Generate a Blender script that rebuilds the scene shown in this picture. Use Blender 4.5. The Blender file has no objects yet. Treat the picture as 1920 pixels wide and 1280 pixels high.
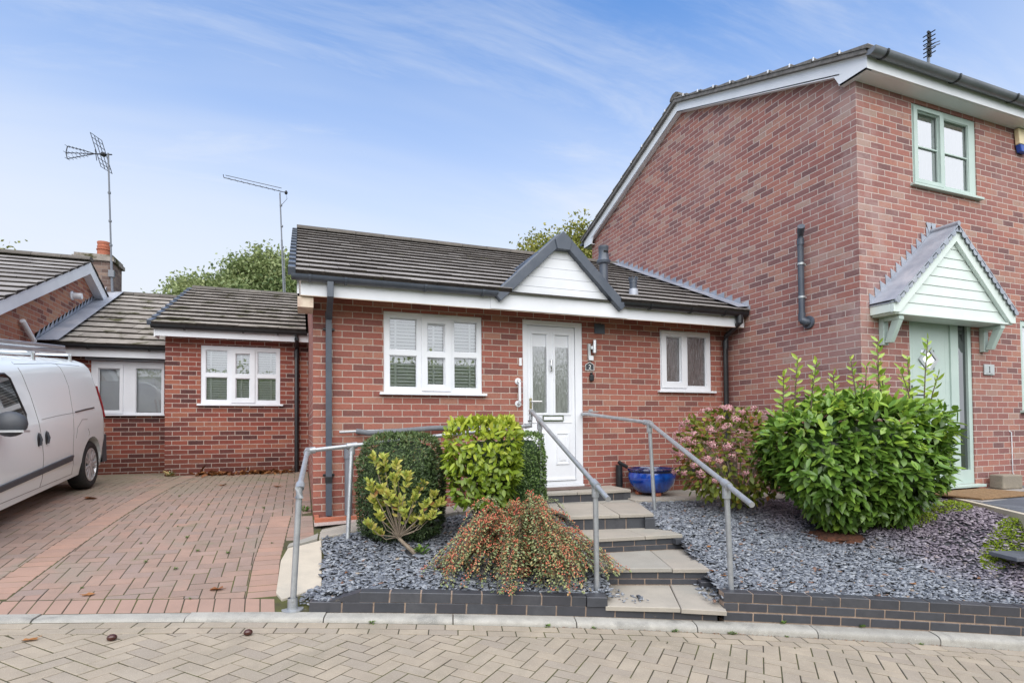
import bpy, math, random
import numpy as np
from mathutils import Matrix, Vector

random.seed(7)
RNG = np.random.default_rng(11)
H = 1.5                     # eye height: every z below is measured from the eye and lifted by H
C = bpy.context.scene.collection
PI = math.pi
R = math.radians

# ------------------------------------------------------------------ materials
def new_mat(name):
    m = bpy.data.materials.new(name)
    m.use_nodes = True
    nt = m.node_tree
    nt.nodes.clear()
    out = nt.nodes.new('ShaderNodeOutputMaterial')
    return m, nt, out

class NT:
    def __init__(self, nt): self.nt = nt
    def n(self, t, **kw):
        x = self.nt.nodes.new(t)
        for k, v in kw.items(): setattr(x, k, v)
        return x
    def link(self, a, b): self.nt.links.new(a, b)
    def val(self, node, i, v):
        if isinstance(v, bpy.types.NodeSocket): self.link(v, node.inputs[i])
        else: node.inputs[i].default_value = v
    def math(self, op, a, b=None, c=None, clamp=False):
        x = self.n('ShaderNodeMath', operation=op, use_clamp=clamp)
        self.val(x, 0, a)
        if b is not None: self.val(x, 1, b)
        if c is not None: self.val(x, 2, c)
        return x.outputs[0]
    def noise(self, vec, scale, detail=3, rough=.55, dist=0):
        x = self.n('ShaderNodeTexNoise')
        x.inputs['Scale'].default_value = scale
        x.inputs['Detail'].default_value = detail
        x.inputs['Roughness'].default_value = rough
        x.inputs['Distortion'].default_value = dist
        if vec is not None: self.link(vec, x.inputs['Vector'])
        return x.outputs[0]
    def ramp(self, fac, stops, interp='LINEAR'):
        x = self.n('ShaderNodeValToRGB')
        cr = x.color_ramp
        cr.interpolation = interp
        while len(cr.elements) > 1: cr.elements.remove(cr.elements[-1])
        for i, (p, c) in enumerate(stops):
            e = cr.elements[0] if i == 0 else cr.elements.new(p)
            e.position = p
            e.color = c if len(c) == 4 else (*c, 1)
        self.link(fac, x.inputs[0])
        return x.outputs[0]
    def mix(self, fac, a, b, blend='MIX'):
        x = self.n('ShaderNodeMix', data_type='RGBA', blend_type=blend)
        x.clamp_factor = True
        self.val(x, 0, fac)
        for i, v in ((6, a), (7, b)):
            if isinstance(v, bpy.types.NodeSocket): self.link(v, x.inputs[i])
            else: x.inputs[i].default_value = (*v, 1) if len(v) == 3 else v
        return x.outputs[2]
    def smooth(self, v, a, b):
        x = self.n('ShaderNodeMapRange', interpolation_type='SMOOTHSTEP')
        self.val(x, 0, v); x.inputs[1].default_value = a; x.inputs[2].default_value = b
        return x.outputs[0]
    def pos(self): return self.n('ShaderNodeNewGeometry').outputs['Position']
    def bsdf(self, out, color, rough, metal=0, spec=.5, bump=None, bstr=.3, bdist=.01, coat=0, sheen=0):
        b = self.n('ShaderNodeBsdfPrincipled')
        if isinstance(color, bpy.types.NodeSocket): self.link(color, b.inputs['Base Color'])
        else: b.inputs['Base Color'].default_value = (*color, 1)
        self.val(b, 'Roughness', rough)
        b.inputs['Metallic'].default_value = metal
        b.inputs['Specular IOR Level'].default_value = spec
        b.inputs['Coat Weight'].default_value = coat
        if bump is not None:
            k = self.n('ShaderNodeBump')
            k.inputs['Strength'].default_value = bstr
            k.inputs['Distance'].default_value = bdist
            self.link(bump, k.inputs['Height'])
            self.link(k.outputs[0], b.inputs['Normal'])
        self.link(b.outputs[0], out.inputs[0])
        return b

def mat(name, c1, c2=None, rough=.6, metal=0, nscale=6, rnd=None, bump=0, bscale=60, spec=.4, coat=0, c3=None, speck=0, moss=None, rvar=.0, far=None):
    """Two-tone surface: c1..c2 by noise, optional per-piece tint (rnd: list of ramp colours), fine bump, moss patches."""
    m, nt, out = new_mat(name)
    N = NT(nt)
    p = N.pos()
    col = None
    c2 = c2 or tuple(x * .8 for x in c1)
    f = N.noise(p, nscale, 5, .6)
    f = N.smooth(f, .35, .68)
    if rnd:
        a = N.n('ShaderNodeAttribute'); a.attribute_name = 'rnd'
        base = N.ramp(a.outputs['Fac'], [(i / (len(rnd) - 1), c) for i, c in enumerate(rnd)])
        col = N.mix(N.math('MULTIPLY', f, .55), base, c2)
    else:
        col = N.mix(f, c1, c2)
    if c3:
        g = N.noise(p, nscale * .35, 4, .6, .4)
        col = N.mix(N.smooth(g, .5, .68), col, c3)
    if speck:
        s = N.noise(p, 260, 2, .5)
        col = N.mix(N.smooth(s, .58, .72), col, tuple(min(1, x * (1 + speck)) for x in c1))
        s2 = N.noise(p, 190, 2, .5)
        col = N.mix(N.smooth(s2, .60, .74), col, tuple(x * (1 - .45 * speck) for x in c1))
    if moss:
        g = N.noise(p, moss[0], 5, .65, .3)
        col = N.mix(N.smooth(g, moss[1], moss[1] + .12), col, moss[2])
    if far:                         # grown over towards the back of the plot
        sy = N.n('ShaderNodeSeparateXYZ'); N.link(p, sy.inputs[0])
        k = N.math('MULTIPLY', N.smooth(sy.outputs[1], far[0], far[1]), N.smooth(N.noise(p, 1.7, 5, .65), .30, .62))
        col = N.mix(N.math('MULTIPLY', k, .75), col, far[2])
    bh = N.noise(p, bscale, 4, .6) if bump else None
    r = rough
    if rvar:
        r = N.math('ADD', N.math('MULTIPLY', f, rvar), rough)
    N.bsdf(out, col, r, metal, spec, bh, bump, .01, coat)
    return m

def brick_mat(name, stops, mortar, stain, stain_amt, damp_top, bloom=None, phase=0.0, upper=None):
    """Stretcher bond brickwork, 225 x 75 mm, laid out from world position."""
    m, nt, out = new_mat(name)
    N = NT(nt)
    g = N.n('ShaderNodeNewGeometry')
    sep = N.n('ShaderNodeSeparateXYZ'); N.link(g.outputs['Position'], sep.inputs[0])
    sn = N.n('ShaderNodeSeparateXYZ'); N.link(g.outputs['True Normal'], sn.inputs[0])
    side = N.math('GREATER_THAN', N.math('ABSOLUTE', sn.outputs[0]), .6)
    u = N.math('ADD', N.math('MULTIPLY', sep.outputs[0], N.math('SUBTRACT', 1.0, side)), N.math('MULTIPLY', sep.outputs[1], side))
    wob = N.math('MULTIPLY', N.math('SUBTRACT', N.noise(g.outputs['Position'], 5, 2), .5), .006)
    v = N.math('ADD', N.math('ADD', sep.outputs[2], 20 * .075 + phase), wob)
    vr = N.math('DIVIDE', v, .075)
    row = N.math('FLOOR', vr); fv = N.math('FRACT', vr)
    off = N.math('MULTIPLY', N.math('MODULO', row, 2.0), .5)
    jit = N.n('ShaderNodeTexWhiteNoise', noise_dimensions='1D'); N.link(row, jit.inputs['W'])
    u2 = N.math('ADD', N.math('ADD', N.math('DIVIDE', u, .225), off), N.math('MULTIPLY', jit.outputs[0], .05))
    u2 = N.math('ADD', u2, 60.0)
    colx = N.math('FLOOR', u2); fu = N.math('FRACT', u2)
    du = N.math('MULTIPLY', N.math('MINIMUM', fu, N.math('SUBTRACT', 1.0, fu)), .225)
    dv = N.math('MULTIPLY', N.math('MINIMUM', fv, N.math('SUBTRACT', 1.0, fv)), .075)
    en = N.math('MULTIPLY', N.math('SUBTRACT', N.noise(g.outputs['Position'], 45, 3), .5), .007)
    d = N.math('ADD', N.math('MINIMUM', du, dv), en)
    mask = N.smooth(d, .0035, .0065)
    cv = N.n('ShaderNodeCombineXYZ'); N.link(colx, cv.inputs[0]); N.link(row, cv.inputs[1])
    wn = N.n('ShaderNodeTexWhiteNoise', noise_dimensions='2D'); N.link(cv.outputs[0], wn.inputs['Vector'])
    fine = N.noise(g.outputs['Position'], 38, 4, .65)
    fac = N.math('ADD', wn.outputs[0], N.math('MULTIPLY', N.math('SUBTRACT', fine, .5), .42))
    base = N.ramp(fac, stops)
    patch = N.noise(g.outputs['Position'], 9, 3, .6)
    base = N.mix(N.math('MULTIPLY', N.smooth(patch, .56, .72), .45), base, stain)
    big = N.noise(g.outputs['Position'], .9, 4, .6)
    base = N.mix(N.math('MULTIPLY', N.smooth(big, .4, .7), stain_amt), base, stain)
    zz = sep.outputs[2]
    damp = N.math('SUBTRACT', 1.0, N.smooth(N.math('ADD', zz, N.math('MULTIPLY', N.noise(g.outputs['Position'], 2.5, 3), .35)), damp_top + .05, damp_top + .5))
    base = N.mix(N.math('MULTIPLY', damp, .62), base, tuple(x * .45 for x in stain))
    speck = N.noise(g.outputs['Position'], 130, 2, .5)
    base = N.mix(N.math('MULTIPLY', N.smooth(speck, .57, .7), .4), base, tuple(x * .35 for x in stain))
    mort = N.mix(N.noise(g.outputs['Position'], 18, 3), mortar, tuple(x * .72 for x in mortar))
    mort = N.mix(N.math('MULTIPLY', damp, .4), mort, tuple(x * .5 for x in mortar))
    if bloom:                       # pale salt bloom, strongest at the corner bloom[0] (x), bloom[1] (y)
        dx = N.math('SUBTRACT', sep.outputs[0], bloom[0]); dy = N.math('SUBTRACT', sep.outputs[1], bloom[1])
        dd = N.math('SQRT', N.math('ADD', N.math('MULTIPLY', dx, dx), N.math('MULTIPLY', dy, dy)))
        k = N.math('MULTIPLY', N.math('SUBTRACT', 1.0, N.smooth(dd, .05, 1.1)), N.smooth(N.noise(g.outputs['Position'], 1.6, 5, .7), .42, .62))
        k2 = N.math('MULTIPLY', N.smooth(N.noise(g.outputs['Position'], .7, 6, .72), .5, .72), .55)
        up = N.smooth(zz, H - .4, H + 1.5)
        base = N.mix(N.math('MULTIPLY', N.math('MAXIMUM', k, k2), N.math('MULTIPLY', up, .55)), base, (.40, .29, .28))
    colr = N.mix(mask, mort, base)
    hgt = N.math('ADD', mask, N.math('MULTIPLY', fine, .55))
    N.bsdf(out, colr, .88, 0, .25, hgt, .55, .007)
    return m

def leaf_mat(name, stops, rough=.45, trans=.25, spec=.4):
    m, nt, out = new_mat(name)
    N = NT(nt)
    a = N.n('ShaderNodeAttribute'); a.attribute_name = 'rnd'
    col = N.ramp(a.outputs['Fac'], stops)
    nz = N.noise(N.pos(), 30, 2)
    col = N.mix(N.math('MULTIPLY', nz, .35), col, tuple(x * .6 for x in stops[len(stops) // 2][1][:3]))
    b = N.n('ShaderNodeBsdfPrincipled')
    N.link(col, b.inputs['Base Color'])
    b.inputs['Roughness'].default_value = rough
    b.inputs['Specular IOR Level'].default_value = spec
    t = N.n('ShaderNodeBsdfTranslucent'); N.link(col, t.inputs[0])
    mx = N.n('ShaderNodeMixShader'); mx.inputs[0].default_value = trans
    N.link(b.outputs[0], mx.inputs[1]); N.link(t.outputs[0], mx.inputs[2])
    N.link(mx.outputs[0], out.inputs[0])
    return m

def glass_mat(name, tint=(.8, .85, .88), refl=.14, rough=.01, ripple=0, dark=0):
    """Sheet glass: mirror reflection over a see-through (or obscured) pane."""
    m, nt, out = new_mat(name)
    N = NT(nt)
    fr = N.n('ShaderNodeFresnel'); fr.inputs[0].default_value = 1.5
    f = N.math('ADD', N.math('MULTIPLY', fr.outputs[0], 1.0 - refl), refl, clamp=True)
    gl = N.n('ShaderNodeBsdfGlossy'); gl.inputs['Color'].default_value = (1, 1, 1, 1); gl.inputs['Roughness'].default_value = rough
    if ripple:
        p = N.pos()
        mp = N.n('ShaderNodeMapping'); mp.inputs['Scale'].default_value = (60, 60, 9); N.link(p, mp.inputs[0])
        h = N.noise(mp.outputs[0], 1.0, 3, .6, .6)
        bp = N.n('ShaderNodeBump'); bp.inputs['Strength'].default_value = ripple; bp.inputs['Distance'].default_value = .02
        N.link(h, bp.inputs['Height']); N.link(bp.outputs[0], gl.inputs['Normal'])
        body = N.n('ShaderNodeBsdfPrincipled')
        body.inputs['Roughness'].default_value = .15
        N.link(N.mix(N.smooth(h, .35, .65), tint, tuple(x * .62 for x in tint)), body.inputs['Base Color'])
        N.link(bp.outputs[0], body.inputs['Normal'])
    elif dark:
        body = N.n('ShaderNodeBsdfDiffuse'); body.inputs[0].default_value = (*tint, 1)
    else:
        body = N.n('ShaderNodeBsdfTransparent'); body.inputs[0].default_value = (*tint, 1)
    mx = N.n('ShaderNodeMixShader')
    N.link(f, mx.inputs[0]); N.link(body.outputs[0], mx.inputs[1]); N.link(gl.outputs[0], mx.inputs[2])
    N.link(mx.outputs[0], out.inputs[0])
    return m

M = {}
M['brick_bung'] = brick_mat('bungalow brickwork', [(0, (.175, .078, .070)), (.10, (.235, .092, .077)), (.30, (.30, .105, .083)), (.6, (.325, .116, .089)), (.84, (.36, .145, .106)), (1, (.37, .19, .14))],
                            (.52, .425, .37), (.22, .095, .078), .28, H - 1.1)
M['brick_house'] = brick_mat('house brickwork', [(0, (.165, .092, .092)), (.13, (.235, .112, .105)), (.38, (.305, .130, .112)), (.65, (.345, .150, .122)), (.85, (.39, .19, .145)), (1, (.36, .255, .215))],
                             (.57, .475, .44), (.25, .135, .125), .45, H - 1.3, bloom=(5.97, 4.42))
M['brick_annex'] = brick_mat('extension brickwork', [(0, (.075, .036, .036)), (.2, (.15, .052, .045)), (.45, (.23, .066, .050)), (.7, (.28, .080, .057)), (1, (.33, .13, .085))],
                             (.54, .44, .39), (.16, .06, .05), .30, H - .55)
M['brick_far'] = brick_mat('neighbour brickwork', [(0, (.16, .07, .06)), (.3, (.34, .13, .09)), (.6, (.44, .185, .115)), (1, (.48, .26, .16))],
                           (.50, .40, .33), (.26, .12, .09), .2, H - 3)
M['chimney'] = brick_mat('chimney brickwork', [(0, (.12, .08, .07)), (.5, (.20, .14, .12)), (1, (.30, .22, .17))], (.25, .21, .19), (.15, .12, .11), .4, H - 4)
M['white'] = mat('white plastic', (.78, .805, .85), (.74, .765, .815), .32, nscale=3, spec=.5)
M['cream'] = mat('cream trim', (.66, .56, .45), (.50, .37, .30), .6, nscale=9)
M['fascia'] = mat('white fascia board', (.76, .785, .83), (.70, .725, .77), .4, nscale=2.2, moss=(5, .72, (.60, .59, .56)))
M['sage'] = mat('sage green plastic', (.47, .57, .535), (.43, .53, .50), .4, nscale=3)
M['sage_light'] = mat('pale sage boards', (.68, .76, .73), (.63, .71, .68), .4, nscale=3)
M['black'] = mat('black plastic', (.014, .015, .018), (.022, .024, .028), .35, nscale=5, spec=.5)
M['anthracite'] = mat('dark grey plastic', (.060, .074, .100), (.078, .092, .118), .38, nscale=6, spec=.5)
M['grey_plastic'] = mat('grey plastic', (.17, .185, .215), (.13, .145, .17), .32, nscale=4, spec=.5)
M['lead'] = mat('lead sheet', (.38, .41, .47), (.27, .30, .36), .5, .25, nscale=3.5, c3=(.47, .48, .52), bump=.2, bscale=14)
M['tile'] = mat('roof tile', (.235, .22, .212), (.165, .154, .148), .9, nscale=9, rnd=[(.225, .21, .202), (.295, .277, .267), (.335, .315, .302), (.255, .24, .23)], bump=.5, bscale=90, spec=.15, speck=.4)
M['tile_mossy'] = mat('mossy roof tile', (.26, .235, .21), (.18, .16, .14), .92, nscale=8, rnd=[(.26, .235, .21), (.32, .29, .26), (.36, .33, .295)], bump=.6, bscale=80, spec=.12, speck=.4, moss=(2.6, .53, (.060, .058, .022)))
M['tile_edge'] = mat('roof tile edge', (.042, .036, .033), (.026, .023, .022), .95, nscale=14, bump=.6, bscale=70, spec=.1, moss=(7, .60, (.045, .043, .018)))
M['blue_brick'] = mat('blue engineering brick', (.052, .055, .066), (.040, .043, .052), .42, nscale=12, rnd=[(.045, .048, .058), (.062, .066, .078), (.052, .052, .062), (.078, .080, .090)], bump=.15, bscale=90, spec=.5, moss=(9, .66, (.14, .125, .11)))
M['mortar'] = mat('mortar', (.36, .27, .21), (.25, .19, .155), .95, nscale=20, bump=.4, bscale=120)
M['slab'] = mat('stone slab', (.37, .335, .285), (.28, .26, .23), .8, nscale=3.2, rnd=[(.345, .31, .27), (.40, .36, .305), (.33, .315, .285)], bump=.25, bscale=40, c3=(.29, .28, .25), speck=.2)
M['concrete'] = mat('pale concrete', (.52, .46, .375), (.45, .40, .33), .88, nscale=4, bump=.15, bscale=90, c3=(.39, .36, .31), speck=.15)
M['kerb'] = mat('concrete kerb', (.37, .355, .32), (.25, .24, .22), .9, nscale=9, rnd=[(.33, .315, .285), (.41, .395, .36), (.30, .29, .265)], bump=.5, bscale=110, c3=(.22, .215, .20), speck=.5)
M['paver_red'] = mat('red block paving', (.31, .20, .16), (.215, .16, .13), .88, nscale=5, rnd=[(.235, .172, .148), (.30, .205, .165), (.335, .225, .18), (.265, .198, .17), (.32, .225, .19), (.25, .195, .175), (.355, .215, .165)], bump=.4, bscale=140, speck=.3, c3=(.25, .20, .165), moss=(1.1, .62, (.21, .18, .125)), far=(6.8, 10.2, (.205, .185, .125)))
M['paver_pale'] = mat('pale red block paving', (.36, .22, .17), (.27, .185, .15), .88, nscale=5, rnd=[(.30, .20, .16), (.375, .23, .175), (.34, .225, .18), (.315, .215, .175)], bump=.35, bscale=140, speck=.2, far=(6.5, 9.5, (.22, .19, .14)))
M['paver_buff'] = mat('buff block paving', (.37, .31, .24), (.27, .228, .18), .9, nscale=4, rnd=[(.34, .285, .225), (.41, .345, .265), (.37, .318, .255), (.315, .268, .22)], bump=.5, bscale=160, speck=.5, c3=(.29, .25, .195))
M['joint'] = mat('mossy paving joint', (.052, .045, .032), (.085, .088, .026), .95, nscale=4.5, bump=.5, bscale=70, c3=(.065, .052, .038))
M['soil'] = mat('dark soil', (.075, .078, .086), (.045, .046, .052), .95, nscale=12, bump=.6, bscale=50)
M['bark_mulch'] = mat('red brown bark', (.14, .055, .03), (.06, .03, .02), .95, nscale=30, bump=.7, bscale=60)
def slate_material():
    m, nt, out = new_mat('slate chippings')
    N = NT(nt)
    a = N.n('ShaderNodeAttribute'); a.attribute_name = 'rnd'
    g = N.n('ShaderNodeNewGeometry')
    sep = N.n('ShaderNodeSeparateXYZ'); N.link(g.outputs['Position'], sep.inputs[0])
    blue = N.ramp(a.outputs['Fac'], [(0, (.055, .062, .080)), (.35, (.155, .172, .205)), (.7, (.27, .29, .325)), (.93, (.40, .42, .45)), (.965, (.17, .088, .058)), (1, (.34, .30, .24))])
    purp = N.ramp(a.outputs['Fac'], [(0, (.065, .052, .072)), (.35, (.175, .140, .178)), (.7, (.30, .255, .30)), (.95, (.42, .37, .41)), (1, (.34, .30, .28))])
    w = N.math('ADD', N.math('ADD', sep.outputs[0], N.math('MULTIPLY', sep.outputs[1], .30)), N.math('MULTIPLY', N.noise(g.outputs['Position'], 1.5, 3), 1.2))
    col = N.mix(N.smooth(w, 6.45, 7.5), blue, purp)
    N.bsdf(out, col, .5, 0, .45, N.noise(g.outputs['Position'], 120, 3), .3, .004)
    return m
M['slate'] = slate_material()
M['steel'] = mat('galvanised tube', (.44, .46, .48), (.36, .38, .41), .42, .55, nscale=14, spec=.5)
M['foam'] = mat('grey pipe foam', (.17, .18, .20), (.14, .15, .17), .8, nscale=20)
M['chrome'] = mat('chrome', (.7, .7, .7), (.6, .6, .6), .18, 1)
M['brass'] = mat('brass', (.42, .38, .22), (.35, .30, .17), .35, .8)
M['aluminium'] = mat('aluminium', (.62, .64, .66), (.52, .54, .57), .35, .7)
M['glaze'] = mat('blue ceramic glaze', (.008, .060, .44), (.016, .115, .52), .12, nscale=5, spec=.6, coat=.6, c3=(.006, .022, .16))
M['glaze_rim'] = mat('dark blue glazed rim', (.006, .010, .055), (.010, .02, .11), .15, nscale=8, spec=.6, coat=.5)
M['terracotta'] = mat('terracotta', (.42, .135, .075), (.33, .115, .07), .75, nscale=7, bump=.2)
M['bark'] = mat('bark', (.15, .115, .085), (.085, .066, .05), .95, nscale=25, bump=.8, bscale=60)
M['bark_pale'] = mat('pale bark', (.30, .245, .19), (.19, .15, .115), .9, nscale=30, bump=.5, bscale=80)
M['van_paint'] = mat('van white paint', (.885, .945, .965), (.87, .93, .95), .24, nscale=1.4, spec=.5, coat=.5)
M['van_trim'] = mat('van grey plastic', (.060, .066, .078), (.075, .08, .092), .5, nscale=8)
M['seam'] = mat('panel gap', (.17, .17, .165), (.14, .14, .14), .8)
M['tyre'] = mat('tyre rubber', (.022, .022, .024), (.035, .034, .034), .8, nscale=20, bump=.3, bscale=80)
M['hubcap'] = mat('silver hubcap', (.60, .61, .63), (.52, .53, .55), .32, .4)
M['red_lens'] = mat('red lamp lens', (.35, .012, .02), (.25, .01, .015), .15, spec=.6)
M['dark'] = mat('dark void', (.012, .012, .012), (.008, .008, .008), .9)
M['room'] = mat('dim room', (.10, .10, .10), (.07, .07, .07), .9)
M['blind'] = mat('blind slat', (.80, .80, .79), (.75, .75, .75), .5)
M['curtain'] = mat('pale net curtain', (.78, .79, .84), (.66, .68, .76), .8, nscale=5)
M['mat_fibre'] = mat('coir mat', (.27, .165, .085), (.20, .12, .06), .98, nscale=18, bump=.8, bscale=160)
M['brown_mat'] = mat('brown door mat', (.16, .115, .10), (.12, .085, .075), .98, nscale=18, bump=.6, bscale=160)
M['dark_slab'] = mat('dark paving slab', (.10, .11, .135), (.075, .083, .10), .7, nscale=5, rnd=[(.09, .10, .125), (.12, .13, .155), (.42, .38, .35)], bump=.2, bscale=50)
M['pale_gravel'] = mat('pale pink gravel', (.50, .40, .36), (.34, .28, .26), .9, nscale=50, bump=.8, bscale=90, speck=.5)
M['garden_stone'] = mat('weathered stone', (.33, .285, .225), (.20, .18, .145), .92, nscale=7, bump=.5, bscale=40, c3=(.24, .21, .17))
M['grass'] = mat('meadow', (.05, .085, .025), (.08, .10, .03), .95, nscale=.4)
M['cream_box'] = mat('cream alarm cover', (.72, .62, .40), (.68, .58, .38), .4)
M['blue_box'] = mat('blue alarm base', (.03, .09, .42), (.03, .08, .36), .35)
M['silver_plate'] = mat('brushed plate', (.50, .53, .54), (.44, .47, .48), .4, .4)
M['slate_plate'] = mat('slate sign', (.035, .042, .052), (.045, .052, .062), .6)
M['paint_white'] = mat('white lettering', (.82, .82, .80), (.8, .8, .78), .6)
M['glass'] = glass_mat('window glass', (.90, .94, .97), .27)
M['glass_b'] = glass_mat('blinded window glass', (.92, .95, .97), .10)
M['glass_h'] = glass_mat('upper window glass', (.94, .96, .99), .55)
M['glass_dark'] = glass_mat('dark glass', (.020, .024, .028), .16, dark=1)
M['glass_obs'] = glass_mat('rippled obscure glass', (.27, .28, .285), .20, .10, ripple=.22)
M['glass_obs_dark'] = glass_mat('dark rippled glass', (.135, .125, .13), .10, .10, ripple=.40)
M['glass_diamond'] = glass_mat('dark diamond glass', (.03, .035, .04), .02, .05, dark=1)
M['van_glass'] = glass_mat('van side glass', (.018, .020, .022), .25, dark=1)
# foliage
def L3(a, b, c): return [(0, a), (.5, b), (1, c)]
M['laurel'] = leaf_mat('cherry laurel leaf', [(0, (.014, .045, .010)), (.25, (.065, .145, .026)), (.55, (.145, .275, .044)), (.8, (.26, .41, .060)), (.93, (.37, .52, .07)), (1, (.47, .57, .07))], .30, .22, .5)
M['bright'] = leaf_mat('lime laurel leaf', [(0, (.08, .15, .018)), (.4, (.21, .31, .028)), (.8, (.42, .50, .045)), (1, (.54, .57, .08))], .33, .28, .45)
M['yew'] = leaf_mat('yew needle', [(0, (.018, .036, .014)), (.45, (.050, .092, .030)), (.75, (.11, .165, .055)), (.92, (.13, .18, .06)), (1, (.22, .12, .05))], .5, .12)
M['box'] = leaf_mat('box leaf', [(0, (.022, .052, .014)), (.5, (.085, .155, .040)), (1, (.20, .29, .075))], .42, .15)
M['yellow'] = leaf_mat('yellowing leaf', [(0, (.15, .24, .045)), (.35, (.35, .42, .07)), (.7, (.60, .57, .13)), (.92, (.68, .55, .17)), (1, (.36, .14, .06))], .42, .25)
M['coto'] = leaf_mat('cotoneaster leaf', [(0, (.12, .19, .085)), (.45, (.30, .37, .18)), (.75, (.46, .43, .20)), (1, (.56, .30, .13))], .5, .2)
M['berry'] = leaf_mat('red berry', [(0, (.48, .08, .055)), (.6, (.66, .20, .125)), (1, (.70, .36, .20))], .3, 0, .5)
M['hydr'] = leaf_mat('hydrangea leaf', [(0, (.07, .12, .02)), (.55, (.19, .23, .03)), (.85, (.33, .30, .04)), (1, (.42, .15, .06))], .45, .25)
M['petal'] = leaf_mat('faded pink petal', [(0, (.44, .18, .20)), (.5, (.64, .33, .36)), (1, (.74, .52, .50))], .6, .25)
M['tree'] = leaf_mat('tree leaf', [(0, (.09, .145, .055)), (.5, (.22, .285, .11)), (1, (.38, .42, .19))], .5, .3)
M['tree_yel'] = leaf_mat('yellow green tree leaf', [(0, (.09, .13, .03)), (.5, (.21, .24, .045)), (1, (.40, .36, .08))], .5, .3)
M['weed'] = leaf_mat('weed leaf', L3((.05, .12, .02), (.12, .22, .04), (.22, .32, .06)), .5, .25)
M['mosscover'] = leaf_mat('lime ground cover', L3((.17, .25, .02), (.33, .44, .035), (.48, .58, .07)), .6, .25)
M['dead'] = leaf_mat('dead leaf', L3((.10, .035, .015), (.26, .10, .035), (.42, .20, .07)), .7, .15)
M['conker'] = mat('conker shell', (.045, .012, .010), (.07, .02, .013), .18, nscale=30, spec=.6)
M['hedge'] = leaf_mat('hedge leaf', L3((.10, .17, .03), (.26, .36, .06), (.42, .50, .10)), .5, .5)
M['ridge'] = mat('ridge tile', (.15, .135, .125), (.095, .088, .078), .95, nscale=10, rnd=[(.12, .11, .10), (.17, .155, .14)], bump=.6, bscale=60, spec=.1)
M['verge'] = mat('grey verge mortar', (.21, .20, .195), (.14, .135, .13), .95, nscale=10, bump=.6, bscale=50, spec=.1)

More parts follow.
